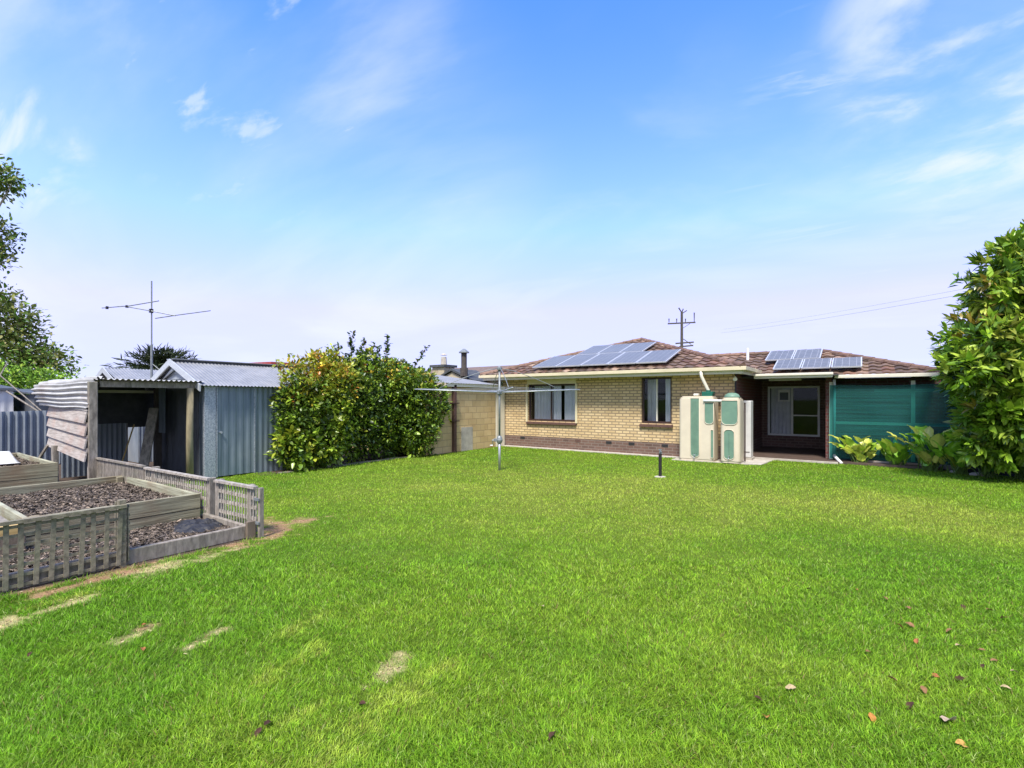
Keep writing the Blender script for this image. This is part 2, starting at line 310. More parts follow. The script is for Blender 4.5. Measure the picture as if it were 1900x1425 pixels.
# ------------------------------------------------------------------ ground: one sheet to the horizon
gx=np.unique(np.round(np.concatenate([[-900,-400,-200,-120,-70,-45,-30,-22,-18],np.arange(-15,-11,.25),np.arange(-11,4,.07),np.arange(4,9,.3),[10,14,20,35,60,120,250,500,900]]),3))
gy=np.unique(np.round(np.concatenate([[-900,-300,-100,-40,-15,-8,-5,-3],np.arange(-2,.3,.2),np.arange(.3,16,.07),np.arange(16,22,.4),[24,28,35,50,80,150,300,600,1200]]),3))
X,Y=np.meshgrid(gx,gy); nx,ny=len(gx),len(gy); fx,fy=X.ravel(),Y.ravel()
c,s_,e_=lawncol(fx,fy)
gc=c*.34+np.array([.022,.024,.008]); far=(np.hypot(fx,fy)>24)
gc=gc*(1-np.maximum(s_,e_)[:,None])+c*np.maximum(s_,e_)[:,None]
dirtm=((fx<-5.86)&(fy<3.1))|((fx<-10.98)&(fy<5)&(fy>=3.1))|((fx<-10.5)&(fy>5.6))|(fx<-12)
dc=np.array([.085,.062,.048])*(0.7+.7*fbm(fx,fy,.3,4)[:,None]); gc=np.where(dirtm[:,None]&~far[:,None],dc,gc)
bed=(fy>in_lawn(fx,fy)*0+15.35-.20*np.maximum(fx+.2,0)**1.1)&(fx>-.5)&(fy<18); gc=np.where(bed[:,None],np.array([.05,.035,.026]),gc)
idx=np.arange(nx*ny).reshape(ny,nx); F=np.stack([idx[:-1,:-1].ravel(),idx[:-1,1:].ravel(),idx[1:,1:].ravel(),idx[1:,:-1].ravel()],1)
gz=(fbm(fx,fy,.35,12)-.5)*.018*(np.hypot(fx,fy)<20); gz[(fy>13.8)|((fx<-10)&(fy>3))]=-.004
def ground_mat():
    m,nt,b=newmat('lawn_soil'); L=nt.links.new
    at=N(nt,'ShaderNodeAttribute',attribute_name='Col'); tc=N(nt,'ShaderNodeTexCoord')
    nz=N(nt,'ShaderNodeTexNoise'); nz.inputs['Scale'].default_value=45; nz.inputs['Detail'].default_value=6; nz.inputs['Roughness'].default_value=.75; L(tc.outputs['Object'],nz.inputs['Vector'])
    r=N(nt,'ShaderNodeMapRange'); r.inputs['From Min'].default_value=.3; r.inputs['From Max'].default_value=.7; r.inputs['To Min'].default_value=.55; r.inputs['To Max'].default_value=1.35; L(nz.outputs[0],r.inputs[0])
    hs=N(nt,'ShaderNodeHueSaturation'); L(r.outputs[0],hs.inputs['Value']); L(at.outputs['Color'],hs.inputs['Color']); L(hs.outputs[0],b.inputs['Base Color'])
    b.inputs['Roughness'].default_value=.95; b.inputs['Specular IOR Level'].default_value=.1
    bp=N(nt,'ShaderNodeBump'); bp.inputs['Strength'].default_value=.8; bp.inputs['Distance'].default_value=.02; L(nz.outputs[0],bp.inputs['Height']); L(bp.outputs[0],b.inputs['Normal'])
    return m
g=mesh_np('ground',np.stack([fx,fy,gz],1),F,gc,ground_mat(),smooth=True); tag(g,'flat green back lawn reaching to house and sheds','lawn',kind='structure')

# ------------------------------------------------------------------ grass blades
TH=math.atan(650/916)
def scatter(n,d0,d1,hmin,hmax,wk,lean):
    d=np.exp(rng.uniform(math.log(d0),math.log(d1),n)); t=rng.uniform(-1.22,1.22,n)
    x=-d*math.sin(TH)+t*d*math.cos(TH); y=d*math.cos(TH)+t*d*math.sin(TH)
    s,e,_=capmask(x,y); keep=in_lawn(x,y)&(rng.uniform(0,1,n)>np.maximum(s*.45,e*.85)*1.0)
    x,y,d=x[keep],y[keep],d[keep]; n=len(x)
    c,s,e=lawncol(x,y,rng.normal(0,.17,n)); c=c*(rng.uniform(.5,1.5,n)*(.72+.56*vnoise(x,y,.035,77))*(.9+.2*vnoise(x,y,.13,78)))[:,None]
    strw=rng.uniform(0,1,n)<s*.25; c[strw]=LUSH*rng.uniform(.7,1.3,strw.sum())[:,None]
    pale=rng.uniform(0,1,n)<.045; c[pale]=c[pale]*.4+np.array([.30,.34,.12])*rng.uniform(.7,1.3,pale.sum())[:,None]
    dead=rng.uniform(0,1,n)<.02; c[dead]=np.array([.30,.20,.08])
    tuft=fbm(x,y,.22,50); tall=fbm(x,y,1.1,60)
    h=rng.uniform(hmin,hmax,n)*(.55+.9*tuft)*(.75+.5*tall); h*=np.where(np.maximum(s,e)>.3,.55,1)
    w=rng.uniform(.7,1.3,n)*np.maximum(.0034,d*wk)
    # ragged longer tufts against the garden edging and hedge kerb
    edge=((np.abs(x+5.8)<.18)&(y<3))|((np.abs(x+10.35)<.15)&(y>5)&(y<10.5)); h*=np.where(edge&(rng.uniform(0,1,n)<.4),1.9,1)
    a=rng.uniform(0,2*np.pi,n); tl=rng.uniform(.15,1,n)*lean*h
    swx=(fbm(x,y,.5,70)-.5)*1.6; swy=(fbm(x,y,.5,80)-.5)*1.6
    lx=np.cos(a)*tl+swx*h*.8; ly=np.sin(a)*tl+swy*h*.8
    b=a+np.pi/2+rng.normal(0,.5,n); wx,wy=np.cos(b)*w/2,np.sin(b)*w/2
    z0=(fbm(x,y,.35,12)-.5)*.018-.003
    return x,y,z0,h,lx,ly,wx,wy,c
def blades(specs):
    Vs=[];Fs=[];Cs=[];o=0
    for n,d0,d1,h0,h1,wk,lean,quad in specs:
        x,y,z,h,lx,ly,wx,wy,c=scatter(n,d0,d1,h0,h1,wk,lean); n=len(x)
        if quad:
            P=np.stack([np.stack([x-wx,y-wy,z],1),np.stack([x+wx,y+wy,z],1),np.stack([x+lx*.4+wx*.8,y+ly*.4+wy*.8,z+h*.6],1),np.stack([x+lx*.4-wx*.8,y+ly*.4-wy*.8,z+h*.6],1),np.stack([x+lx,y+ly,z+h*.95],1)],1)
            i=np.arange(n)[:,None]*5+o
            Fs.append(np.concatenate([i+np.array([[0,1,2]]),i+np.array([[0,2,3]]),i+np.array([[3,2,4]])],0)); k=5
        else:
            P=np.stack([np.stack([x-wx,y-wy,z],1),np.stack([x+wx,y+wy,z],1),np.stack([x+lx,y+ly,z+h],1)],1)
            i=np.arange(n)[:,None]*3+o; Fs.append(i+np.array([[0,1,2]])); k=3
        Vs.append(P.reshape(-1,3)); Cs.append(np.repeat(c,k,0)); o+=n*k
    return np.concatenate(Vs),np.concatenate(Fs),np.concatenate(Cs)
V,F,C=blades([(450000,1.5,5.0,.016,.040,.0011,1.5,True),(480000,5.0,17.5,.015,.034,.0012,1.4,False)])
tag(mesh_np('grass',V,F,C,MT['grass']),'short lush green lawn grass with yellower and worn patches','grass',kind='stuff')

# ------------------------------------------------------------------ leaves
def leafcloud(name,parent,P,D,L,W,C,mat,droop=.15,fold=.25):
    """P base points, D leaf directions, L lengths, W widths, C colours -> one mesh of folded six-point leaves"""
    n=len(P); D=D/np.linalg.norm(D,axis=1)[:,None]
    R=rng.normal(size=(n,3))*.6+np.array([0,0,1.0]); S=np.cross(D,R); S/=np.linalg.norm(S,axis=1)[:,None]; U=np.cross(S,D)
    L=L[:,None]; W=W[:,None]
    q=lambda a,b,u: P+D*L*a+S*W*b+U*L*u
    V=np.stack([q(0,0,0),q(.35,.5,fold*W/L*.5),q(.72,.36,fold*W/L*.3-droop*.4),q(1,0,-droop),q(.72,-.36,fold*W/L*.3-droop*.4),q(.35,-.5,fold*W/L*.5),q(.45,0,0)],1)
    i=np.arange(n)[:,None]*7
    F=np.concatenate([i+np.array([[a,b,6]]) for a,b in ((0,1),(1,2),(2,3),(3,4),(4,5),(5,0))],0)
    return mesh_np(name,V.reshape(-1,3),F,np.repeat(C,7,0),mat,parent)
def blobpts(blobs,n,inner=.25,shell=(.82,1.06)):
    """clustered points on lumpy ellipsoids; blob=(x,y,z,rx,ry,rz)"""
    w=np.array([(b[3]*b[4]+b[4]*b[5]+b[3]*b[5]) for b in blobs]); w=w/w.sum(); k=rng.choice(len(blobs),n,p=w); B=np.array(blobs,dtype=float)[k]
    d=rng.normal(size=(n,3)); d/=np.linalg.norm(d,axis=1)[:,None]
    r=np.where(rng.uniform(size=n)<inner,rng.uniform(.35,.85,n),rng.uniform(*shell,n))
    lump=1+.13*np.sin(d[:,0]*7+B[:,0]*3)*np.sin(d[:,1]*6+B[:,1]*5)+.12*np.sin(d[:,2]*9+d[:,0]*5+B[:,2])
    return B[:,:3]+d*B[:,3:]*(r*lump)[:,None], d, k
def mixcol(n,cols,ws,var=.25):
    cols=np.array(cols); k=rng.choice(len(cols),n,p=np.array(ws)/sum(ws)); return cols[k]*np.clip(rng.normal(1,var,n),.45,1.8)[:,None]
def crown(name,parent,blobs,ncl,k,L,W,cols,ws,mat,spread=.8,inner=.25,up=.35,shell=(.82,1.06),colfn=None,jit=None,zmin=None):
    P,D,_=blobpts(blobs,ncl,inner,shell)
    if zmin is not None:
        ok=P[:,2]>zmin; P=P[ok]; D=D[ok]
    n=len(P); Dn=D+np.array([0,0,up]); Dn/=np.linalg.norm(Dn,axis=1)[:,None]
    cc=mixcol(n,cols,ws)
    if colfn is not None: cc=colfn(P,cc)
    PP=np.repeat(P,k,0)+rng.normal(size=(n*k,3))*(jit or L*.22); DD=np.repeat(Dn,k,0)+rng.normal(size=(n*k,3))*spread
    sz=np.repeat(rng.uniform(.72,1.25,n),k)*rng.uniform(.7,1.2,n*k)
    CC=np.repeat(cc,k,0)*np.clip(rng.normal(1,.16,n*k),.5,1.6)[:,None]
    return leafcloud(name,parent,PP,DD,L*sz,W*sz*rng.uniform(.85,1.15,n*k),CC,mat)
def limbs(m,base,tips,r0,seed=0,bend=.25):
    rr=random.Random(seed)
    for t in tips:
        b=Vector(base); t=Vector(t); mid=(b+t)/2+Vector((rr.uniform(-1,1),rr.uniform(-1,1),rr.uniform(.0,.6)))*bend
        m.tube([b,(b+mid)/2+Vector((rr.uniform(-.05,.05),)*3),mid,(mid+t)/2,t],[r0,r0*.8,r0*.55,r0*.38,r0*.15],7)

# ------------------------------------------------------------------ the brick house
P_=math.pi
house=thing('brick_house','low cream brick house with brown tiled hip roof and solar panels behind the lawn','house',(-6.6,14.1,0))
W1=(-9.33,-7.50,.90,2.14); W2=(-5.32,-4.43,.93,2.28)
def wallf(m):
    y0,y1=14.1,14.34; zt=2.40; zb=.385
    xs=[-10.4,W1[0],W1[1],W2[0],W2[1],-2.78]
    m.box(xs[0],xs[1],y0,y1,zb,zt); m.box(xs[2],xs[3],y0,y1,zb,zt); m.box(xs[4],xs[5],y0,y1,zb,zt)
    m.box(W1[0],W1[1],y0,y1,zb,W1[2]); m.box(W2[0],W2[1],y0,y1,zb,W2[2]); m.box(W2[0],W2[1],y0,y1,W2[3],zt)
    m.box(-10.4,-10.16,y1,23,zb,zt)
part('wall',MT['brick'],house,wallf)
part('side_wall',MT['maroon'],house,lambda m:m.box(-3.02,-2.78,14.34,18.5,.385,2.40))  # cream brick in porch shade; the shade is put into the dark colour
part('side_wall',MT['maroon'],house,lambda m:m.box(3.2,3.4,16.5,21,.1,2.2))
def plf(m): m.box(-10.405,-2.775,14.092,14.335,.0,.385); m.box(-3.0,-2.775,14.336,18.5,0,.385)
part('plinth',MT['plinth'],house,plf)
part('lintel_panel',MT['cream'],house,lambda m:m.box(W1[0]-.02,W1[1]+.02,14.07,14.3,W1[3],2.40))
for xx in (W1[0]-.07,W1[1]): part('reveal_trim',MT['cream'],house,lambda m:m.box(xx,xx+.065,14.06,14.2,W1[2]-.03,W1[3]))
for x in (-9.55,-7.42,-6.35,-5.62,-4.62): part('air_vent',MT['interior'] if x!=-7.42 else MT['sill'],house,lambda m:m.box(x-.09,x+.09,14.08,14.10,.27,.345))
def window(W,mull,curt):
    x0,x1,z0,z1=W
    def fr(m):
        t=.055; m.box(x0,x0+t,14.16,14.22,z0,z1); m.box(x1-t,x1,14.16,14.22,z0,z1); m.box(x0+t,x1-t,14.16,14.22,z1-t,z1); m.box(x0+t,x1-t,14.16,14.22,z0,z0+t*1.2)
    w=part('window',MT['brownframe'],house,fr)
    part('mullion',MT['brownframe'] if mull[1] else MT['offwhite'],w,lambda m:m.box(mull[0]-.02,mull[0]+.02,14.165,14.215,z0+.066,z1-.055))
    part('pane',MT['glass'],w,lambda m:m.add([(x0+.055,14.19,z0+.066),(x1-.055,14.19,z0+.066),(x1-.055,14.19,z1-.055),(x0+.055,14.19,z1-.055)],[(0,1,2,3)]))
    part('sill',MT['sill'],w,lambda m:m.prism([(x0-.04,14.03,z0-.10),(x0-.04,14.2,z0-.10),(x0-.04,14.2,z0),(x0-.04,14.03,z0-.035)],(x1-x0+.08,0,0)))
    for a,b_,y in curt:
        part('curtain',MT['curtain'],w,lambda m:m.corr((a,y,z0+.05),(1,0,0),(0,0,1),b_-a,z1-z0-.1,pitch=.12,amp=.022,segs=8),smooth=True)
window(W1,(-8.45,True),[(-9.26,-8.5,14.40),(-8.42,-8.12,14.27),(-8.0,-7.57,14.27)])
window(W2,(-4.88,False),[(-4.66,-4.47,14.27),(-5.28,-5.0,14.5)])
part('room',MT['interior'],house,lambda m:(m.box(-10.1,-3.1,15.4,15.5,0,2.3),m.box(-10.1,-3.1,14.36,15.4,2.3,2.34),m.box(-6.5,-6.4,14.36,15.4,0,2.3)))
# eaves
def sof(m):
    m.box(-10.86,-2.5,13.6,14.1,2.335,2.35); m.box(-2.78,-2.5,14.1,15.1,2.335,2.35); m.box(-10.86,-10.4,14.1,23,2.335,2.35)
part('soffit',MT['offwhite'],house,sof)
part('fascia',MT['offwhite'],house,lambda m:(m.box(-10.88,-2.48,13.575,13.6,2.29,2.40),m.box(-2.5,-2.475,13.6,15.6,2.29,2.40),m.box(-10.885,-10.86,13.6,23,2.29,2.40)))
def gut(m):
    m.box(-10.99,-2.37,13.455,13.57,2.375,2.47); m.box(-2.474,-2.37,13.57,15.9,2.375,2.47); m.box(-10.99,-10.89,13.57,23,2.375,2.47)
part('gutter',MT['cream'],house,gut,bevel=.008)
# tiled roof faces, every tile a raised cell
def tiles(name,o,u,v,L,vmin,vmax,tw=.27,tl=.33,seed=1):
    rr=random.Random(seed); o=Vector(o);u=Vector(u).normalized();v=Vector(v).normalized();nrm=u.cross(v); m=MB(); S=6
    n=int(L/tw)+1; prof=[.0,.022,.030,.026,.006,-.002,.0]; cache={}
    for i in range(n):
        for j in range(40):
            b0=j*tl; key=(i,j)
            if key not in cache:
                k=rr.uniform(.62,1.25); kk=rr.random()
                k*=rr.choice((.7,1,1,1.25)); cache[key]=(k*1.05,k*(.98 if kk<.7 else .8),k*(.92 if kk<.7 else .7)) if kk<.9 else (k*1.9,k*1.9,k*1.8)
            c=cache[key]
            for s in range(S):
                u0=i*tw+tw*s/S; u1=u0+tw/S; uc=(u0+u1)/2
                if uc>L: continue
                a=max(b0,vmin(uc)); b=min(b0+tl+.01,vmax(uc))
                if b-a<.01: continue
                t0=(a-b0)/tl; t1=(b-b0)/tl
                h=lambda q,t: prof[q]+.035*(1-t)
                p=[o+u*u0+v*a+nrm*h(s,t0),o+u*u1+v*a+nrm*h(s+1,t0),o+u*u1+v*b+nrm*h(s+1,t1),o+u*u0+v*b+nrm*h(s,t1)]
                m.add(p,[(0,1,2,3)],c)
                if a==b0: m.add([p[0],p[0]-nrm*.04,p[1]-nrm*.04,p[1]],[(0,1,2,3)],tuple(q*.8 for q in c))
    return m.build(name,MT['tile'],house)
k=1.38/4.27; sl=math.hypot(1,k)
tiles('roof',(-10.97,13.47,2.45),(1,0,0),(0,1,k),8.54,lambda u:0,lambda u:(min(u,8.54-u))*sl,seed=2)
tiles('roof',(-2.43,13.47,2.45),(0,1,0),(-1,0,k),10,lambda u:0,lambda u:min(u,4.27)*sl,seed=3)
tiles('roof',(-10.97,23.47,2.45),(0,-1,0),(1,0,k),10,lambda u:0,lambda u:min(10-u,4.27)*sl,seed=4)
tiles('roof',(-5.0,15.42,2.26),(1,0,0),(0,1,.325),6.55,lambda u:0 if u>2.45 else .6,lambda u:min(6.55-u,2.6)*1.0515,seed=5)
tiles('roof',(1.55,15.42,2.26),(0,1,0),(-1,0,.325),5.2,lambda u:0,lambda u:min(u,5.2-u,2.6)*1.0515,seed=6)
def caps(pts,seed=1):
    rr=random.Random(seed); m=MB()
    for a,b in pts:
        a=Vector(a);b=Vector(b); n=int((b-a).length/.36)
        for i in range(n):
            p=a+(b-a)*(i/n); q=a+(b-a)*((i+1.12)/n); kk=rr.uniform(.8,1.25)
            m.tube([p,q],[.085,.07],10,(kk*1.1,kk*.95,kk*.9))
    return m.build('ridge_cap',MT['tile'],house,smooth=False)
for q_,seg in enumerate([((-10.95,13.5,2.48),(-6.7,17.75,3.85)),((-2.45,13.5,2.48),(-6.7,17.75,3.85)),((-6.7,17.75,3.85),(-6.7,23.3,3.85)),((1.55,15.42,2.29),(-1.05,18.02,3.13)),((-1.05,18.02,3.13),(-4.4,18.02,3.13))]): caps([seg],q_)
# solar panels on the roof
def solar(o,u,v,wu,wv):
    o=Vector(o);u=Vector(u).normalized();v=Vector(v).normalized();n=u.cross(v)
    def slab(m,i0,t0,t1):
        c=[o+u*a+v*b for a,b in ((i0,i0),(wu-i0,i0),(wu-i0,wv-i0),(i0,wv-i0))]
        m.prism([p+n*t0 for p in c],n*(t1-t0))
    f=part('solar_panel',MT['alu'],house,lambda m:slab(m,.006,0,.035))
    part('cells',MT['solar'],f,lambda m:slab(m,.035,.036,.040))
v1=(0,1,k)
for i in range(5): solar((-8.92+i*.893,13.72,2.45+k*.25+.13),(1,0,0),v1,.885,1.50)
for i in range(3): solar((-8.05+i*.79,15.17,2.45+k*1.70+.13),(1,0,0),v1,.78,1.38)
v2=(0,1,.325)
for i in range(3): solar((-2.06+i*.69,15.56,2.30+.325*.12+.12),(1,0,0),v2,.682,.98)
for i in range(2): solar((-2.40+i*.72,16.56,2.30+.325*1.12+.12),(1,0,0),v2,.712,1.15)
part('roof_pipe',MT['white'],house,lambda m:m.tube([(-3.0,17.3,2.8),(-3.0,17.3,3.28)],.045,10))
# porch
part('porch_floor',MT['slab'],house,lambda m:m.box(-2.775,1.5,15.0,18.5,0,.055))
part('porch_step',MT['concrete'],house,lambda m:m.box(-2.6,-.5,14.9,14.998,0,.045))
part('back_wall',MT['plinth'],house,lambda m:(m.box(-3.0,-2.58,18.5,18.7,0,2.6),m.box(-1.1,-.6,18.5,18.7,0,2.6),m.box(-2.58,-1.1,18.5,18.7,0,.44),m.box(-2.58,-1.1,18.5,18.7,2.06,2.6)))  # porch back wall, its deep shade built into the dark brown brick colour
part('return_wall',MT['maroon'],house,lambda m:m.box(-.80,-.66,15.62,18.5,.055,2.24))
part('back_room',MT['interior'],house,lambda m:(m.box(-3.0,-.6,20.5,20.6,0,2.6),m.box(-3.0,-.6,18.7,20.5,2.5,2.6),m.box(-3.1,-3.0,18.7,20.5,0,2.6),m.box(-.6,-.5,18.7,20.5,0,2.6),m.box(-3.0,-.6,18.7,20.5,.0,.1)))
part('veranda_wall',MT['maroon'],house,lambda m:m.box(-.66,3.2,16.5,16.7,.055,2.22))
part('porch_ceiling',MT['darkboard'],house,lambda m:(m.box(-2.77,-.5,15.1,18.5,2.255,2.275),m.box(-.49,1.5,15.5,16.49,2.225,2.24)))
part('porch_beam',MT['offwhite'],house,lambda m:(m.box(-2.44,-.62,14.96,15.09,2.20,2.325),m.box(-2.44,-.60,14.90,14.958,2.265,2.33)),bevel=.01)
part('veranda_gutter',MT['offwhite'],house,lambda m:m.box(-.59,1.66,15.31,15.42,2.185,2.27),bevel=.008)
part('porch_light',MT['white'],house,lambda m:m.box(-2.3,-1.45,16.6,16.72,2.19,2.25),bevel=.01)
def pw(m):
    x0,x1,z0,z1=-2.58,-1.10,.44,2.06; t=.06
    m.box(x0,x0+t,18.42,18.52,z0,z1); m.box(x1-t,x1,18.42,18.52,z0,z1); m.box(x0+t,x1-t,18.42,18.52,z1-t,z1); m.box(x0+t,x1-t,18.42,18.52,z0,z0+t)
    m.box(-1.90,-1.84,18.42,18.52,z0+t,z1-t); m.box(-1.84,x1-t,18.44,18.50,1.09,1.13)
w=part('porch_window',MT['white'],house,pw)
part('pane',MT['dimglass'],w,lambda m:m.add([(-2.52,18.47,.5),(-1.16,18.47,.5),(-1.16,18.47,2.0),(-2.52,18.47,2.0)],[(0,1,2,3)]))
part('curtain',MT['curtain'],w,lambda m:m.corr((-2.5,18.56,.5),(1,0,0),(0,0,1),.58,1.5,pitch=.11,amp=.02,segs=6),smooth=True)
def acf(m):
    x0,x1,z0,z1=-2.27,-1.92,1.56,1.95
    m.box(x0,x1,18.36,18.41,z0,z0+.05); m.box(x0,x1,18.36,18.41,z1-.09,z1); m.box(x0,x0+.05,18.36,18.41,z0+.05,z1-.09); m.box(x1-.05,x1,18.36,18.41,z0+.05,z1-.09)
a=part('air_conditioner',MT['white'],house,acf)
part('grille',MT['darkiron'],a,lambda m:m.box(-2.22,-1.97,18.375,18.40,1.61,1.86))
# downpipe onto the tanks
part('downpipe',MT['offwhite'],house,lambda m:m.tube([(-3.47,13.50,2.39),(-3.46,13.50,2.25),(-3.31,13.62,1.86),(-3.30,13.63,1.78)],.042,12),smooth=True)
def vdp(m): m.tube([(-.60,15.53,2.16),(-.60,15.53,.20),(-.585,15.42,.13)],.033,10)
part('downpipe',MT['white'],house,vdp,smooth=True)
part('downpipe_outlet',MT['white'],house,lambda m:m.tube([(-.60,15.46,.16),(-.56,15.30,.13),(-.48,15.12,.06),(-.43,14.99,.02)],.038,10),smooth=True)
part('wall_light',MT['white'],house,lambda m:m.tube([(-2.74,14.02,2.22),(-2.72,13.95,2.16)],[.03,.055],10))
part('corner_pipe',MT['black'],house,lambda m:m.tube([(-2.73,14.06,2.3),(-2.73,14.06,1.6)],.02,8))

# paths
def strc(name,mat,fn,label,cat): return tag(part(name,mat,None,fn),label,cat,kind='structure')
strc('path',MT['concrete'],lambda m:m.box(-10.25,-3.05,13.84,14.09,-.02,.022),'narrow concrete strip along the foot of the brick house','path')
def pav(m):
    m.prism([(-4.2,13.32,-.02),(-2.25,13.5,-.02),(-2.05,13.62,-.02),(-1.93,14.89,-.02),(-3.045,14.89,-.02),(-3.045,13.83,-.02),(-4.2,13.83,-.02)],(0,0,.036))
strc('paving',MT['concrete'],pav,'pale concrete paving under the tanks and beside the porch','paving')

# ------------------------------------------------------------------ shade cloth
sc=thing('shade_cloth_screen','dark green shade cloth stretched on rails along the right side veranda','shade screen',(-.66,15.5,0))
def clo(m):
    nx_,nz_=40,16; vs=[];fs=[]
    for i in range(nx_+1):
        for j in range(nz_+1):
            x=-.70+3.5*i/nx_; z=.09+1.91*j/nz_; vs.append((x,15.485+.012*math.sin(x*5+z*2)*math.sin(z*1.6)+.004*math.sin(x*21),z-.012*math.sin(x*3.2)*(j==nz_)))
    for i in range(nx_):
        for j in range(nz_):
            q=i*(nz_+1)+j; fs.append((q,q+nz_+1,q+nz_+2,q+1))
    m.add(vs,fs)
part('cloth',MT['cloth'],sc,clo,smooth=True)
for z,x0,x1 in ((1.86,.25,2.7),(1.02,-.62,2.7)): part('rail',MT['offwhite'],sc,lambda m:m.box(x0,x1,15.56,15.60,z-.035,z+.035))
for x in (-.68,1.02,2.7): part('post',MT['offwhite'],sc,lambda m:m.box(x-.04,x+.04,15.605,15.685,.05,2.10))
part('base_rail',MT['darkboard'],sc,lambda m:m.box(-.55,2.8,15.55,15.6,0,.10))

# ------------------------------------------------------------------ water tanks
def rrect(x0,x1,y0,y1,r,z,n=5):
    p=[]
    for cx,cy,a0 in ((x1-r,y0+r,-90),(x1-r,y1-r,0),(x0+r,y1-r,90),(x0+r,y0+r,180)):
        for i in range(n+1):
            a=math.radians(a0+90*i/n); p.append((cx+r*math.cos(a),cy+r*math.sin(a),z))
    return p
def plate(x0,x1,z0,z1,y,r,th,top=True,bot=True,n=6):
    p=[]
    for cx,cz,a0,on in ((x1-r,z0+r,-90,bot),(x1-r,z1-r,0,top),(x0+r,z1-r,90,top),(x0+r,z0+r,180,bot)):
        if on:
            for i in range(n+1):
                a=math.radians(a0+90*i/n); p.append((cx+r*math.cos(a),y,cz+r*math.sin(a)))
        else:
            sx=1 if a0 in(-90,0) else -1; sz=-1 if a0 in(-90,180) else 1
            p.append((cx+r*sx,y,cz+r*sz))
    return p
def tankbody(m,x0,x1,y0,y1,h,r):
    for z0,z1,i in ((.02,.07,.012),(.07,h-.07,0),(h-.07,h-.03,.02),(h-.03,h,.05)):
        m.prism(rrect(x0+i,x1-i,y0+i,y1-i,r,z0),(0,0,z1-z0))
t1=thing('water_tank','wide cream slimline water tank with green strips against the brick wall, under the downpipe','water tank',(-3.57,13.7,0),'slimline water tanks')
part('body',MT['tank'],t1,lambda m:tankbody(m,-4.02,-3.13,13.42,13.98,1.72,.07),smooth=False)
def rib(x0,x1,z0,z1,par,r,y=13.42,top=True,bot=True):
    part('panel',MT['tankgreen'],par,lambda m:m.prism(plate(x0,x1,z0,z1,y-.003,r,0,top,bot),(0,.03,0)))
    def rimf(m):
        p=plate(x0-.008,x1+.008,z0-.008,z1+.008,y-.008,r+.008,0,top,bot); m.tube(p+[p[0],p[1]],.009,6,cap=False)
    part('panel_rim',MT['tank'],par,rimf,smooth=True)
rib(-3.71,-3.50,.12,1.66,t1,.09,top=False); rib(-3.35,-3.145,1.0,1.54,t1,.09,top=False); rib(-3.20,-3.145,.12,.84,t1,.025)
for x in (-3.655,-3.605,-3.555): part('panel_rib',MT['tankgreen'],t1,lambda m:m.tube([(x,13.412,.22),(x,13.412,1.6)],.013,6))
part('outlet_tap',MT['steel'],t1,lambda m:(m.tube([(-3.605,13.42,.16),(-3.605,13.34,.16),(-3.605,13.33,.10)],.016,8),m.box(-3.63,-3.58,13.35,13.37,.18,.19)))
lf=part('leaf_diverter',MT['darkgreen'],t1,lambda m:(m.prism([(-3.45,13.5,1.70),(-3.2,13.5,1.70),(-3.16,13.5,1.84),(-3.45,13.5,1.84)],(0,.22,0)),m.tube([(-3.31,13.6,1.84),(-3.31,13.6,1.88)],.06,12)),bevel=.01)
part('elbow',MT['offwhite'],t1,lambda m:m.box(-3.66,-3.53,13.46,13.62,1.725,1.79),bevel=.02)
part('overflow_pipe',MT['white'],t1,lambda m:m.tube([(-3.38,13.40,1.60),(-2.93,13.40,1.60)],.032,10),smooth=True)
t2=thing('water_tank','narrow cream water tank with green domed top at the house corner','water tank',(-2.73,13.7,0),'slimline water tanks')
part('body',MT['tank'],t2,lambda m:tankbody(m,-2.97,-2.50,13.38,13.98,1.68,.09))
rib(-2.93,-2.56,1.0,1.60,t2,.11,13.38,top=False); rib(-2.87,-2.64,.12,.86,t2,.09,13.38)
part('rib_line',MT['tankgreen'],t2,lambda m:m.tube([(-2.755,13.372,.2),(-2.755,13.372,.78)],.010,6))
part('lid',MT['tankgreen'],t2,lambda m:m.lathe((-2.73,13.62,1.66),[(.19,0),(.19,.05),(.16,.10),(.09,.14),(.0,.15)],18),smooth=True)
part('side_pipe',MT['brownframe'],t2,lambda m:m.tube([(-2.45,13.75,.05),(-2.45,13.75,1.55)],.018,8))
part('outlet_tap',MT['steel'],t2,lambda m:m.tube([(-2.75,13.38,.2),(-2.75,13.31,.2),(-2.75,13.30,.14)],.014,8))
hw=thing('hot_water_unit','tall beige hot water cabinet on the side wall just beyond the tanks','hot water unit',(-2.58,14.6,0))
part('cabinet',MT['ac'],hw,lambda m:m.box(-2.76,-2.42,14.40,14.75,.08,1.60),bevel=.02)
part('base',MT['concrete'],hw,lambda m:m.box(-2.76,-2.39,14.38,14.78,.0,.079))
part('front_seam',MT['brownframe'],hw,lambda m:(m.box(-2.73,-2.45,14.392,14.40,.22,.235),))
part('gas_pipe',MT['brownframe'],hw,lambda m:m.tube([(-2.70,14.36,1.40),(-2.73,14.33,1.33),(-2.73,14.33,.25),(-2.74,14.36,.1)],.02,8))

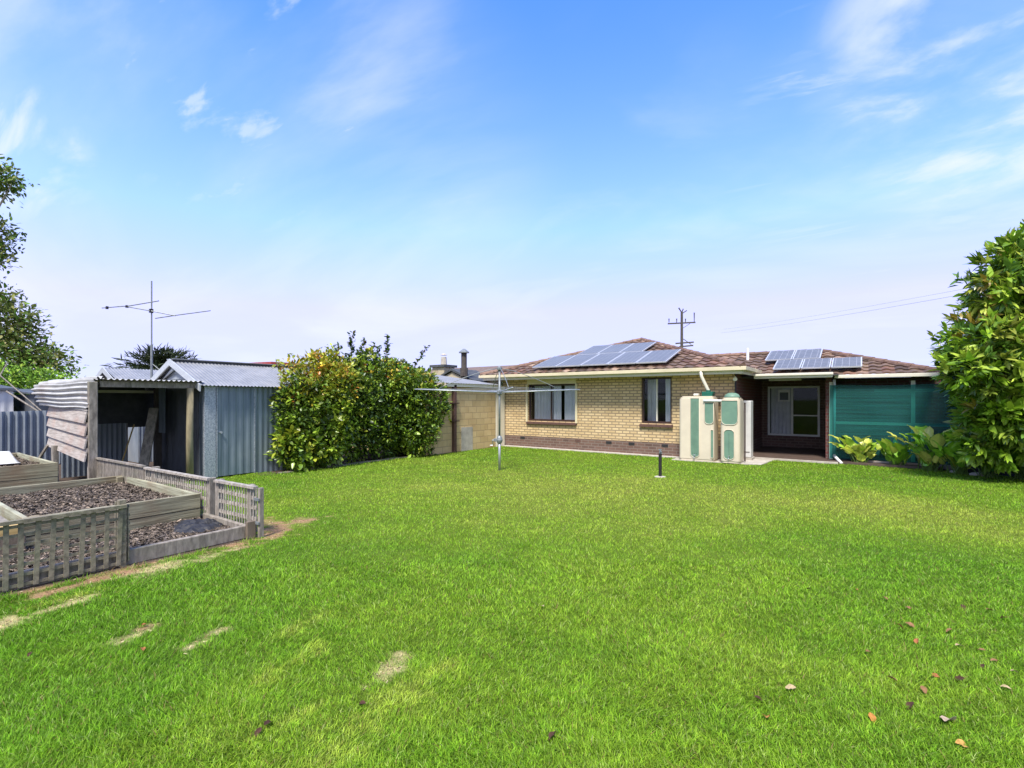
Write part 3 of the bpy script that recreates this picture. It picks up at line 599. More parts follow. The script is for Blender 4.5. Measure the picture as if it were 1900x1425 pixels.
# ------------------------------------------------------------------ garage of stone blocks
ga=thing('block_garage','low garage of yellowish stone blocks with grey iron roof joined to the house','garage',(-12.3,11.9,0))
part('wall',MT['block'],ga,lambda m:(m.box(-10.54,-10.3,10.2,13.54,0,2.04),m.box(-14.3,-14.1,10.2,13.54,0,2.4),m.box(-14.1,-10.54,10.2,10.4,0,2.04)))
part('corner_pier',MT['offwhite'],ga,lambda m:m.box(-10.62,-10.28,13.56,14.04,0,2.1))
part('render_patch',MT['concrete'],ga,lambda m:m.box(-10.3,-10.288,11.75,12.3,.0,.75))
part('roof',MT['roofiron'],ga,lambda m:m.corr((-10.16,10.0,2.13),(0,1,0),(-1,0,.14),3.7,4.4,nv=2))
part('fascia',MT['offwhite'],ga,lambda m:m.box(-10.24,-10.20,11.0,13.62,2.02,2.13))
dp=part('downpipe',MT['sill'],ga,lambda m:m.box(-10.298,-10.20,11.32,11.43,0,2.08))
for zz in (.95,1.5): part('bracket',MT['brownframe'],dp,lambda m:m.box(-10.296,-10.18,11.22,11.54,zz,zz+.03))

# ------------------------------------------------------------------ standpipe
st=thing('standpipe','short black post with a grey tap standing in the lawn','standpipe',(-3.48,10.31,0))
part('post',MT['black'],st,lambda m:m.tube([(-3.48,10.31,0),(-3.48,10.31,.50)],.034,12))
part('tap',MT['dullsteel'],st,lambda m:(m.tube([(-3.48,10.31,.50),(-3.48,10.31,.575)],.022,10),m.tube([(-3.48,10.31,.54),(-3.43,10.25,.54),(-3.42,10.24,.50)],.013,8),m.box(-3.52,-3.44,10.30,10.32,.575,.59)))
part('footing',MT['concrete'],st,lambda m:m.lathe((-3.48,10.31,0),[(.12,0),(.11,.012),(.04,.02)],14))

# ------------------------------------------------------------------ rotary clothes hoist
ho=thing('clothes_hoist','grey steel rotary clothes hoist with four curved arms in the lawn','clothes hoist',(-6.81,9.1,0))
cx,cy=-6.81,9.1
part('post',MT['steel'],ho,lambda m:m.tube([(cx,cy,0),(cx,cy,.78)],.029,14),smooth=True)
part('inner_pipe',MT['dullsteel'],ho,lambda m:m.tube([(cx,cy,.72),(cx,cy,2.36)],.023,12),smooth=True)
gb=part('gearbox',MT['dullsteel'],ho,lambda m:(m.lathe((cx,cy,.62),[(.04,0),(.06,.03),(.075,.08),(.06,.14),(.035,.18)],14),m.beam((cx-.03,cy-.02,.70),(cx-.11,cy-.07,.70),.06,.07)),bevel=.004)
part('crank_handle',MT['steel'],gb,lambda m:m.tube([(cx-.11,cy-.07,.70),(cx-.14,cy-.09,.70),(cx-.17,cy-.02,.58),(cx-.23,cy-.06,.57)],.011,8))
part('collar',MT['dullsteel'],ho,lambda m:m.lathe((cx,cy,1.74),[(.035,0),(.06,.02),(.06,.10),(.035,.12)],12))
part('hub',MT['dullsteel'],ho,lambda m:m.lathe((cx,cy,2.30),[(.03,0),(.055,.02),(.055,.07),(.02,.10)],12))
tips=[]
for kq in range(4):
    a=TH+math.radians(9+90*kq); dx,dy=math.cos(a),math.sin(a); L_=1.92
    tip=(cx+dx*L_,cy+dy*L_,1.865); tips.append((dx,dy,L_))
    part('arm',MT['steel'],ho,lambda m:m.tube([(cx+dx*.05,cy+dy*.05,1.80),(cx+dx*1,cy+dy*1,1.835),tip],[.015,.014,.011],8),smooth=True)
    pts=[]
    for i in range(9):
        t=i/8; r_=.04+t*1.33; pts.append((cx+dx*r_,cy+dy*r_,2.35-.46*t**1.7-.04*math.sin(P_*t)))
    part('strut',MT['dullsteel'],ho,lambda m:m.tube(pts,.008,6),smooth=True)
for r_ in (.75,1.15,1.52,1.88):
    def ring(m):
        P=[Vector((cx+dx*r_,cy+dy*r_,1.80+.035*r_+.012)) for dx,dy,_ in tips]
        for i in range(4):
            a,b=P[i],P[(i+1)%4]; m.tube([a,(a+b)/2-Vector((0,0,.025)),b],.0028,5)
    part('line',MT['steel'],ho,ring)

# ------------------------------------------------------------------ sheds
sh=thing('gabled_shed','grey corrugated iron garden shed with blue-grey door and pale gable trim','shed',(-12.2,6.8,0))
part('side_wall',MT['galvdoor'],sh,lambda m:m.corr((-10.97,5.62,0),(0,1,0),(0,0,1),1.75,1.95,pitch=.12,amp=.006,trap=True))
part('front_wall',MT['darkiron'],sh,lambda m:m.corr((-13.55,4.6,0),(1,0,0),(0,0,1),2.5,1.98,pitch=.076,amp=.009))
part('left_wall',MT['galv'],sh,lambda m:m.corr((-13.56,7.3,0),(0,-1,0),(0,0,1),2.7,1.95))
part('back_wall',MT['galv'],sh,lambda m:m.box(-13.5,-11,7.3,7.32,0,2.0))
part('corner_post',MT['galvpost'],sh,lambda m:m.box(-11.02,-10.94,4.58,4.80,0,1.93),bevel=.004)
part('corner_flashing',MT['galvdoor'],sh,lambda m:m.box(-11.16,-11.025,4.575,4.60,0,1.95))
dr=part('door',MT['galvdoor'],sh,lambda m:m.corr((-10.955,4.83,.03),(0,1,0),(0,0,1),.765,1.88,pitch=.153,amp=.007,trap=True,segs=8))
part('door_edge',MT['galvpost'],dr,lambda m:(m.box(-10.965,-10.935,4.81,4.83,.02,1.92),m.box(-10.965,-10.94,5.597,5.615,.02,1.92)))
part('handle',MT['steel'],dr,lambda m:m.tube([(-10.95,4.89,.95),(-10.90,4.89,.95)],[.014,.026],10))
RZ=2.50; RX=-12.28; EX0,EX1,EZ=-13.72,-10.80,1.92
def roofp(par,ex,rx,rz,ez,y0,y1):
    s=1 if ex>rx else -1; d=Vector((rx-ex,0,rz-ez)); ln=d.length
    # sheet starting at the eave running up to the ridge
    o=(ex,y0,ez) if s>0 else (ex,y1,ez); u=(0,1,0) if s>0 else (0,-1,0)
    part('roof_sheet',MT['roofiron'],par,lambda m:m.corr(o,u,d,y1-y0,ln,nv=2))
for ex in (EX0,EX1): roofp(sh,ex,RX,RZ,EZ,4.46,7.45)
part('ridge_cap',MT['roofiron'],sh,lambda m:(m.beam((RX-.07,4.44,RZ-.01),(RX-.07,7.47,RZ-.01),.17,.012,roll=.33),m.beam((RX+.07,4.44,RZ-.01),(RX+.07,7.47,RZ-.01),.17,.012,roll=-.33)))
def barge(par,y,rx,rz,exs,ez,th=.12):
    for ex in exs:
        part('barge_board',MT['trimgrey'],par,lambda m:m.prism([(rx,y,rz+.02),(rx,y,rz-th),(ex,y,ez-th),(ex,y,ez+.02)],(0,.025,0)))
barge(sh,4.43,RX,RZ,(EX0,EX1),EZ)
def gboard(m,rx,rz,x0,x1,ez,y):
    z=ez
    while z<rz-.06:
        z2=min(z+.125,rz-.05); f0=(z-ez)/(rz-ez); f1=(z2-ez)/(rz-ez); a0=x0+(rx-x0)*f0;b0=x1+(rx-x1)*f0;a1=x0+(rx-x0)*f1;b1=x1+(rx-x1)*f1
        m.add([(a0,y-.02,z),(b0,y-.02,z),(b1,y,z2),(a1,y,z2),(a0,y,z),(b0,y,z)],[(0,1,2,3),(4,5,1,0)]); z+=.125
part('gable_boards',MT['gableboard'],sh,lambda m:gboard(m,RX,RZ-.03,-13.5,-11.0,1.95,4.585))
part('inner_rafter',MT['trimgrey'],sh,lambda m:m.prism([(RX,4.50,RZ-.16),(RX,4.50,RZ-.23),(-13.3,4.50,1.93),(-13.16,4.50,1.93)],(0,.03,0)))
sh2=thing('small_gabled_shed','smaller grey iron shed with a pointed gable behind the lean-to, left of the larger shed','shed',(-16.8,6.8,0))
part('wall',MT['galv'],sh2,lambda m:(m.corr((-18.1,4.8,0),(1,0,0),(0,0,1),2.9,1.95),m.corr((-15.2,4.8,0),(0,1,0),(0,0,1),4.1,1.95)))
for ex in (-18.35,-15.35): roofp(sh2,ex,-17.12,2.51,1.9,4.6,9.0)
barge(sh2,4.57,-17.12,2.51,(-18.35,-15.9),2.0,.13)
part('gable_boards',MT['gableboard'],sh2,lambda m:gboard(m,-17.12,2.46,-18.2,-15.9,1.98,4.76))
# lean-to
ln=thing('lean_to','open timber and iron lean-to with a curled corrugated sheet beside the larger shed','lean-to',(-12.3,3.6,0))
part('roof_sheet',MT['oldiron'],ln,lambda m:m.corr((-10.86,2.92,2.0),(0,1,0),(-1,0,-.01),1.62,2.9,pitch=.085,amp=.014))
part('front_beam',MT['greywood'],ln,lambda m:m.box(-11.06,-10.98,2.9,4.55,1.86,1.965))
part('back_beam',MT['offwhite'],ln,lambda m:m.box(-13.40,-13.35,2.95,4.55,1.78,1.84))
part('post',MT['greywood'],ln,lambda m:m.prism([(-11.02,2.73,0),(-10.93,2.73,0),(-10.93,2.86,0),(-11.02,2.86,0)],(0,0,1.95)),bevel=.012)
part('round_post',MT['post'],ln,lambda m:m.tube([(-10.98,4.33,0),(-10.985,4.325,.9),(-10.975,4.335,1.87)],[.068,.062,.06],12),smooth=True)
part('back_sheet',MT['galv'],ln,lambda m:m.corr((-13.6,2.95,0),(0,1,0),(0,0,1),1.15,1.10,pitch=.09,amp=.014))
def bb(m):
    for i in range(4): m.box(-13.66+.004*i,-13.63+.004*i,2.9,4.6,1.0+.24*i,1.0+.24*i+.25)
part('back_boards',MT['darkboard'],ln,bb)
part('inner_post',MT['darkpole'],ln,lambda m:m.box(-12.98,-12.86,4.38,4.50,0,1.95))
part('inner_sheet',MT['galvdoor'],ln,lambda m:m.corr((-12.78,4.42,.9),(1,0,0),(0,0,1),.38,1.0,pitch=.09,amp=.012))
def curl(m):
    A=[(2.95,2.03),(2.86,2.02),(2.80,1.97),(2.77,1.88),(2.765,1.75),(2.76,1.62),(2.73,1.52),(2.70,1.44)]
    B=[(2.95,2.01),(2.75,2.00),(2.58,1.95),(2.50,1.86),(2.50,1.76),(2.56,1.66),(2.58,1.56),(2.66,1.50)]
    def samp(Pf,t):
        q=t*(len(Pf)-1); i=min(int(q),len(Pf)-2); f=q-i; return Vector((0,Pf[i][0]*(1-f)+Pf[i+1][0]*f,Pf[i][1]*(1-f)+Pf[i+1][1]*f))
    NT=80; NX=10; vs=[]
    for i in range(NT+1):
        t=i/NT
        for j in range(NX+1):
            s=j/NX; a=samp(A,t); b=samp(B,t); p=a*(1-s)+b*s
            p2=samp(A,min(1,t+.01))*(1-s)+samp(B,min(1,t+.01))*s; p1=samp(A,max(0,t-.01))*(1-s)+samp(B,max(0,t-.01))*s
            d=(p2-p1).normalized(); n=Vector((0,d.z,-d.y)); w=.024*math.sin(t*2*P_*9)
            p=p+n*w; vs.append((-10.94-2.6*s,p.y,p.z+.01*math.sin(s*9)))
    m.add(vs,[(i*(NX+1)+j,i*(NX+1)+j+1,(i+1)*(NX+1)+j+1,(i+1)*(NX+1)+j) for i in range(NT) for j in range(NX)])
part('curled_sheet',MT['oldiron'],ln,curl,smooth=True)
for i in range(4):
    def lap(m):
        zr0=1.46-i*.222; zr1=zr0-.235; zl0=1.52-i*.20; zl1=zl0-.21
        v=[(-10.96,2.715,zr0),(-10.96,2.67,zr1),(-13.35,2.67,zl1),(-13.35,2.715,zl0)]
        m.add(v+[(x,y+.022,z) for x,y,z in v],[(0,1,2,3),(7,6,5,4),(0,4,5,1),(1,5,6,2),(2,6,7,3),(3,7,4,0)])
    part('wall_board',MT['pinkboard'],ln,lap)
part('brace',MT['greywood'],ln,lambda m:(m.beam((-12.9,2.60,.75),(-13.3,2.4,.15),.035,.035),m.box(-12.75,-12.6,2.62,2.70,0,.75)))
pl=part('leaning_slab',MT['greywood'],None,lambda m:m.beam((-11.75,3.75,.0),(-12.30,4.16,1.45),.17,.06),bevel=.01); tag(pl,'grey split timber slab leaning upright inside the lean-to','timber slab')
rk=thing('garden_rake','long thin wooden tool handle leaning inside the lean-to','tool',(-12.6,3.8,0))
part('handle',MT['yellowwood'],rk,lambda m:m.tube([(-12.55,3.62,.12),(-12.75,3.95,1.1)],.014,8))
part('head',MT['dullsteel'],rk,lambda m:(m.box(-12.68,-12.42,3.60,3.63,.06,.10),*[m.box(-12.68+i*.05,-12.67+i*.05,3.60,3.62,0,.06) for i in range(6)]))
bx=thing('old_basket','small brown basket of odds on the lean-to floor','basket',(-12.2,3.5,0))
part('bowl',MT['post'],bx,lambda m:m.lathe((-12.2,3.5,0),[(.10,0),(.14,.05),(.16,.16),(.15,.22)],12))
part('contents',MT['bark'],bx,lambda m:m.lathe((-12.2,3.5,.2),[(.13,0),(.11,.06),(.04,.12),(0.01,.14)],9))

# antenna
an=thing('tv_antenna','tall thin roof aerial on a grey mast with two long crossed arms','antenna',(-15.5,5.19,1.9))
part('mast',MT['dullsteel'],an,lambda m:(m.tube([(-15.5,5.19,1.9),(-15.5,5.19,3.1)],.03,8),m.tube([(-15.5,5.19,3.1),(-15.5,5.19,4.80)],.018,8)))
part('boom',MT['dullsteel'],an,lambda m:m.tube([(-16.05,4.80,4.12),(-15.5,5.15,4.0),(-14.96,5.55,3.87)],.016,6))
part('element',MT['dullsteel'],an,lambda m:m.tube([(-16.58,4.42,4.08),(-15.95,4.86,4.14),(-15.34,5.30,4.27)],.014,6))
part('element',MT['dullsteel'],an,lambda m:m.tube([(-15.40,5.24,3.80),(-14.96,5.55,3.88),(-14.22,6.10,4.01)],.014,6))
for q_ in ((-15.54,-15.46,5.14,5.22,3.95,4.05),(-16.49,-16.42,4.47,4.52,4.05,4.12),(-16.08,-16.0,4.78,4.84,4.09,4.15)): part('clamp',MT['black'],an,lambda m:m.box(*q_))
part('stay',MT['dullsteel'],an,lambda m:m.tube([(-15.5,5.19,2.6),(-15.2,5.4,2.3)],.008,5))

# corrugated boundary fence
fe=thing('corrugated_fence','chest-high corrugated iron boundary fence left of the lean-to','fence',(-16.5,3,0))
for i in range(6): part('sheet',MT['galv'],fe,lambda m:m.corr((-16.5+.01*(i%2),-.6+i*.90,0.02),(0,1,0),(0,0,1),.92,1.33+.01*((i*7)%3),pitch=.13,amp=.036))
part('rail',MT['greywood'],fe,lambda m:m.box(-16.62,-16.54,-.6,4.75,1.05,1.12))
for y in (-.5,2.0,4.6): part('post',MT['greywood'],fe,lambda m:m.box(-16.68,-16.6,y-.05,y+.05,0,1.3))
nsd=thing('pale_shed','pale iron shed with a dark eave peeping over the fence at far left','shed',(-21.5,2,0))
part('wall',MT['whitewall'],nsd,lambda m:(m.corr((-20.95,0,0),(0,1,0),(0,0,1),3.45,1.9,pitch=.2,amp=.01),m.corr((-24,3.45,0),(1,0,0),(0,0,1),3.05,1.9,pitch=.2,amp=.01)))
part('roof',MT['darkiron'],nsd,lambda m:m.prism([(-20.85,-.1,1.9),(-24.1,-.1,2.1),(-24.1,-.1,2.16),(-20.85,-.1,1.97)],(0,3.65,0)))
dsd=thing('dark_shed','dark low shed in shade behind the fence, right of the pale shed','shed',(-21,5.2,0))
part('wall',MT['darkiron'],dsd,lambda m:m.box(-24,-19.8,3.7,6.6,0,1.78))
part('roof',MT['darkiron'],dsd,lambda m:m.prism([(-19.7,3.6,1.78),(-24.1,3.6,1.95),(-24.1,3.6,2.0),(-19.7,3.6,1.83)],(0,3.1,0)))
for i,(a,b,r_,lb) in enumerate((((-18.6,2.3,1.0),(-19.2,3.05,2.65),.016,'thin pale pole sloping up right behind the fence'),((-18.0,3.65,1.15),(-19.4,2.55,2.75),.016,'thin pale pole sloping up left behind the fence'),((-17.6,3.5,1.2),(-18.4,2.9,1.85),.022,'short weathered stake crossing the thin poles over the fence'))):
    tag(part('garden_stake',MT['greywood'],None,lambda m:m.tube([a,b],r_,6)),lb,'stake','stakes behind the fence')

# ------------------------------------------------------------------ raised beds and edging
def raised(name,label,x0,x1,y0,y1,h,rows,grp):
    t=thing(name,label,'raised bed',((x0+x1)/2,(y0+y1)/2,0),grp); th=.05
    for r in range(rows):
        z0=h*r/rows+.003; z1=h*(r+1)/rows-.003; w=.004*(r%2)
        part('board',MT['sleeper'],t,lambda m:m.box(x1-th+w,x1+w,y0,y1,z0,z1),bevel=.006)
        part('board',MT['sleeper'],t,lambda m:m.box(x0,x0+th,y0,y1,z0,z1),bevel=.006)
        part('end_board',MT['sleeperx'],t,lambda m:m.box(x0+th,x1-th,y1-th-w,y1-w-.004,z0,z1),bevel=.006)
        part('end_board',MT['sleeperx'],t,lambda m:m.box(x0+th,x1-th,y0+.004,y0+th,z0,z1),bevel=.006)
    for x,y in ((x1-th-.05,y1-th-.06),(x0+th+.05,y1-th-.06),(x0+th+.05,y0+th+.06),(x1-th-.05,y0+th+.06)):
        part('stake',MT['sleeper'],t,lambda m:m.box(x-.04,x+.04,y-.04,y+.04,0,h-.01),bevel=.004)
    return t
rb=raised('raised_bed','grey-green sleeper bed filled with bark, nearest the lawn',-9.90,-7.16,1.25,2.95,.40,2,'raised sleeper beds')
rc=raised('raised_bed','taller sleeper bed with a white sack on it, by the curled iron sheet',-14.8,-11.86,.9,2.53,.50,2,'raised sleeper beds')
ed=thing('garden_edging','low weathered timber edging round the bark strip beside the lawn','garden edging',(-6,1.5,0))
part('long_board',MT['greywood'],ed,lambda m:m.box(-6.0,-5.94,-.6,3.0,0,.15),bevel=.008)
part('end_board',MT['greywood'],ed,lambda m:m.box(-7.1,-6.0,2.95,3.0,0,.14),bevel=.008)
part('corner_peg',MT['bark'],ed,lambda m:m.box(-5.94,-5.89,2.93,3.03,0,.2),bevel=.005)
def heapf(m):
    nn=26; vs=[];fs=[]
    for i in range(nn+1):
        for j in range(nn+1):
            u,v=i/nn,j/nn; x=-7.0+u*.85; y=2.30+v*.63; e=max(0,1-((u-.45)**2+(v-.62)**2)*4.5); n_=float(fbm(np.array([x]),np.array([y]),.09,3)[0]); vs.append((x,y,.045+.11*e**.7*(.45+1.1*n_)))
    for i in range(nn):
        for j in range(nn):
            q=i*(nn+1)+j; fs.append((q,q+nn+1,q+nn+2,q+1))
    m.add(vs,fs)
def ground_patch(name,mat,x0,x1,y0,y1,z,label,cat,amp=.03,kind='structure'):
    nx_=max(4,int((x1-x0)/.06)); ny_=max(4,int((y1-y0)/.06)); xs=np.linspace(x0,x1,nx_); ys=np.linspace(y0,y1,ny_); A,B=np.meshgrid(xs,ys)
    Z=z+(fbm(A.ravel(),B.ravel(),.25,91)-.5)*amp*2; id_=np.arange(nx_*ny_).reshape(ny_,nx_)
    F=np.stack([id_[:-1,:-1].ravel(),id_[:-1,1:].ravel(),id_[1:,1:].ravel(),id_[1:,:-1].ravel()],1)
    o=mesh_np(name,np.stack([A.ravel(),B.ravel(),Z],1),F,np.full((nx_*ny_,3),.9),mat,smooth=True)
    return tag(o,label,cat,kind=kind) if label else o
ground_patch('soil',MT['soil'],-7.12,-6.0,-.6,2.95,.07,'dark soil in the narrow strip beside the lawn','soil')
ground_patch('soil',MT['soil'],-9.86,-7.2,1.3,2.9,.27,'dark soil inside the nearer raised bed','soil')
ground_patch('soil',MT['soil'],-14.75,-11.9,.95,2.48,.40,'dark soil inside the taller raised bed','soil')
hp=part('soil_heap',MT['blacksoil'],None,lambda m:heapf(m)); tag(hp,'low heap of black soil in the far corner of the bark strip','soil heap')
def chips(name,n,regs,label):
    P=[];
    for x0,x1,y0,y1,z,wt,amp in regs:
        q=int(n*wt); x=rng.uniform(x0,x1,q); y=rng.uniform(y0,y1,q); zz=z+(fbm(x,y,.25,91)-.5)*amp+rng.uniform(.0,.02,q); P.append(np.stack([x,y,zz],1))
    P=np.concatenate(P); n=len(P); a=rng.uniform(0,6.28,n); e=rng.normal(0,.25,n); L_=rng.uniform(.008,.042,n)[:,None]; W_=rng.uniform(.004,.012,n)[:,None]
    D=np.stack([np.cos(a)*np.cos(e),np.sin(a)*np.cos(e),np.sin(e)],1); S=np.stack([-np.sin(a),np.cos(a),rng.normal(0,.4,n)],1); U=np.cross(D,S)*.004
    V=np.stack([P-D*L_-S*W_,P+D*L_-S*W_*.7,P+D*L_*.9+S*W_,P-D*L_*.8+S*W_*.8,P-D*L_-S*W_-U*2,P+D*L_-S*W_*.7-U*2],1)
    i=np.arange(n)[:,None]*6; F=np.concatenate([i+np.array([[0,1,2,3]]),i+np.array([[4,5,1,0]])],0)
    k_=rng.uniform(.35,1.9,n)[:,None]*np.array([1,.97,.96]); k_[rng.uniform(size=n)<.10]*=1.9; k_[rng.uniform(size=n)<.3]*=.45
    return tag(mesh_np(name,V.reshape(-1,3),F,np.repeat(k_,6,0),MT['mulch']),label,'mulch',kind='stuff')
chips('bark_mulch',46000,[(-7.1,-6.02,-.5,2.9,.075,.40,.05),(-9.82,-7.24,1.32,2.88,.28,.46,.06),(-14.7,-11.95,1.0,2.45,.41,.14,.05)],'loose grey-brown bark chips spread over the garden beds')
# wood behind the near lattice
tag(part('timber_log',MT['yellowwood'],None,lambda m:m.box(-7.12,-6.98,.30,1.22,.26,.36),bevel=.01),'yellow sawn timber length lying behind the near lattice','timber')
cb=thing('timber_crate','low brown timber box under the yellow timber behind the near lattice','crate',(-7.05,.8,0))
part('side_board',MT['bark'],cb,lambda m:m.box(-7.13,-6.97,.25,1.24,.06,.255),bevel=.006)
part('lid_board',MT['greywood'],cb,lambda m:m.box(-8.2,-7.14,.25,1.2,.30,.34),bevel=.006)
sk=thing('white_sack','crumpled white plastic sack on the taller sleeper bed','sack',(-13.3,1.9,.5))
def sackf(m):
    nn=10; vs=[];fs=[]
    for i in range(nn+1):
        for j in range(nn+1):
            u,v=i/nn,j/nn; x=-13.9+u*1.15; y=1.45+v*.75; z=.46+.34*math.sin(P_*min(1,u*1.1))**.6*(1-.45*v)*(.75+.25*math.sin(7*u+4*v))*(1 if 0<i<nn and 0<j<nn else .2); vs.append((x,y,z))
    for i in range(nn):
        for j in range(nn):
            q=i*(nn+1)+j; fs.append((q,q+nn+1,q+nn+2,q+1))
    m.add(vs,fs)
part('sheet',MT['clothpale'],sk,sackf,smooth=True,solid=.01)

# ------------------------------------------------------------------ lattice panels
def lattice(name,label,p0,p1,z0,z1,vs,hs,wv,wh,mat,th=.010,posts=(),rails=(),grp='timber lattice panels',seed=1,missing=0,slant=0):
    rr=random.Random(seed); p0=Vector((*p0,0));p1=Vector((*p1,0)); d=(p1-p0); L_=d.length; d.normalize(); nrm=Vector((d.y,-d.x,0))
    t=thing(name,label,'lattice fence',p0,grp)
    def ver(m):
        n=int(L_/vs)
        for i in range(n+1):
            a=p0+d*(i*vs+rr.uniform(-.006,.006)); tl=rr.uniform(-.012,.012); c=rr.uniform(.8,1.15)
            q=a+nrm*th*.5
            m.beam(q+Vector((0,0,z0)),q+d*(tl+slant)+Vector((0,0,z1+rr.uniform(-.008,.008))),th,wv,up=nrm.cross(Vector((0,0,1))))
    def hor(m):
        n=int((z1-z0)/hs)
        for i in range(n+1):
            z=z0+.02+i*hs; q=-nrm*th*.5
            if z>z1: continue
            m.beam(p0+q+Vector((0,0,z+rr.uniform(-.008,.008))),p1+q+Vector((0,0,z+rr.uniform(-.01,.01))),th,wh)
    part('upright_slats',mat,t,ver); part('cross_slats',mat,t,hor)
    for s in rails: part('top_rail',mat,t,lambda m:m.beam(p0+Vector((0,0,s[0]))+nrm*.012,p1+Vector((0,0,s[0]))+nrm*.012,s[1],s[2]))
    for s,ww,zt in posts:
        a=p0+d*s*L_-nrm*.035; part('post',MT['greywood'] if mat!=MT['lattice'] else mat,t,lambda m:m.box(a.x-ww/2,a.x+ww/2,a.y-ww/2,a.y+ww/2,0,zt),bevel=.004)
    return t
lattice('lattice_panel','weathered square lattice panel standing nearest the camera on the lawn edge',(-5.90,-.55),(-5.90,1.76),.03,.60,.098,.085,.036,.026,MT['lattice'],th=.009,seed=3,posts=[(.99,.06,.66)],rails=[(.60,.045,.03)],slant=.012)
lattice('lattice_panel','short lattice return at the end of the nearest panel, set square to it',(-6.28,1.79),(-5.92,1.79),.05,.585,.07,.085,.028,.026,MT['lattice'],seed=5)
lattice('lattice_panel','dense grey lattice panel fixed to the lean-to post',(-10.93,2.86),(-9.0,2.93),.05,.60,.042,.09,.026,.03,MT['greywood'],seed=6,rails=[(.61,.05,.03)],posts=[(.99,.07,.58)])
lattice('lattice_panel','pale long lattice panel between the dense panel and the paired posts',(-8.97,2.935),(-7.02,3.01),.05,.58,.062,.125,.016,.044,MT['palelattice'],seed=7,rails=[(.59,.06,.03)],posts=[(.12,.09,.62),(.98,.085,.60)])
lattice('lattice_panel','pale lattice gate panel at the corner of the bark strip, next to the lawn',(-6.86,3.02),(-5.93,3.06),.06,.575,.062,.125,.015,.044,MT['palelattice'],seed=8,rails=[(.585,.06,.03)],posts=[(.01,.085,.60),(.80,.075,.60)])
ep=thing('end_post','thin weathered end post of the lattice at the corner of the lawn','post',(-5.84,3.07,0))
part('shaft',MT['greywood'],ep,lambda m:(m.box(-5.87,-5.82,3.04,3.09,0,.59),),bevel=.004)
part('hinge_strap',MT['dullsteel'],ep,lambda m:(m.box(-5.93,-5.815,3.02,3.035,.16,.19),m.box(-5.93,-5.815,3.02,3.035,.44,.47)))
tag(part('grey_board',MT['greywood'],None,lambda m:m.beam((-8.0,2.99,.34),(-7.25,3.0,.30),.02,.18),bevel=.004),'grey offcut board resting against the pale long lattice','board')
tag(part('kerb',MT['kerb'],None,lambda m:[m.box(-10.56+rng.uniform(-.01,.01),-10.42+rng.uniform(-.01,.01),5.92+i*.49,5.92+i*.49+.48,-.02,.02+rng.uniform(0,.02)) for i in range(10)],bevel=.012),'old low stone kerb at the foot of the hedge','kerb')

pf=thing('paling_fence','weathered timber paling fence behind the tree at far right','fence',(5.2,10,0))
def palf(m):
    rr=random.Random(8)
    for i in range(150): y=1+i*.118; m.box(5.2+rr.uniform(0,.01),5.225,y,y+.108,0,1.7+rr.uniform(-.02,.02))
part('palings',MT['greywood'],pf,palf)
part('rail',MT['greywood'],pf,lambda m:m.box(5.23,5.28,1,18.6,1.35,1.43))
# ------------------------------------------------------------------ hedge shrubs between shed and garage
G1=(.135,.225,.020);G2=(.24,.34,.032);G3=(.06,.11,.016);YG=(.34,.38,.035);GO=(.50,.37,.04);OR=(.50,.19,.025);DK=(.03,.06,.012)
def shrub(name,label,loc,blobs,n,cols,ws,L=.085,W=.042,colfn=None,group='shrubs forming the hedge',zmin=.03,trunk=True,mat='leaf',k=6,inner=.3,spread=.85):
    t=thing(name,label,'shrub',(loc[0],loc[1],0),group)
    crown('foliage',t,blobs,int(n*.72),k,L*1.3,W*1.32,cols,ws,MT[mat],spread=spread,inner=inner,colfn=colfn,zmin=zmin,jit=.05)
    if trunk:
        def tf(m):
            rr=random.Random(len(label))
            for b in blobs[:5]: limbs(m,(loc[0]+rr.uniform(-.2,.2),loc[1]+rr.uniform(-.3,.3),0),[(b[0]-.1,b[1],b[2])],.05,seed=rr.randint(0,99))
        part('stem',MT['bark'],t,tf)
    return t
def gold(zc,zs,pr=.9,cols=(YG,GO,OR)):
    def f(P,c):
        t=np.clip((P[:,2]-zc)/zs,0,1)*pr; r=rng.uniform(size=len(P))<t; n=r.sum()
        c=c.copy(); c[r]=mixcol(n,cols,[5,3,.7],.25); return c
    return f
shrub('hedge_shrub','tall rounded shrub with golden top leaves right beside the shed',(-10.75,6.9),
   [(-10.75,6.85,1.8,0.5,0.52,0.589),(-10.72,6.45,1.45,0.4,0.48,0.65),(-10.6,6.3,2.3,.24,.26,.32),(-10.95,7.1,2.5,.3,.3,.3),(-11.0,7.6,2.55,.2,.22,.36),(-10.75,6.6,0.75,0.42,0.6,0.75),(-10.9,7.5,1.9,0.65,0.6,0.589),(-10.8,7.45,1.2,0.6,0.7,0.95),(-11,7.7,2.25,0.5,0.5,0.3325)],3000,[G1,G2,G3,YG],[4,4,3,.7],colfn=gold(1.4,1.1),inner=.35)
shrub('hedge_shrub','low bright green shrub bulging at the front left foot of the hedge',(-10.6,6.8),
   [(-10.62,6.45,0.62,0.32,0.48,0.55),(-10.58,7.15,0.78,0.34,0.5,0.62),(-10.55,6.8,0.35,0.32,0.6,0.36)],1100,[G2,YG,G1,G3],[5,1.8,4,2],L=.11,W=.055,mat='glossleaf')
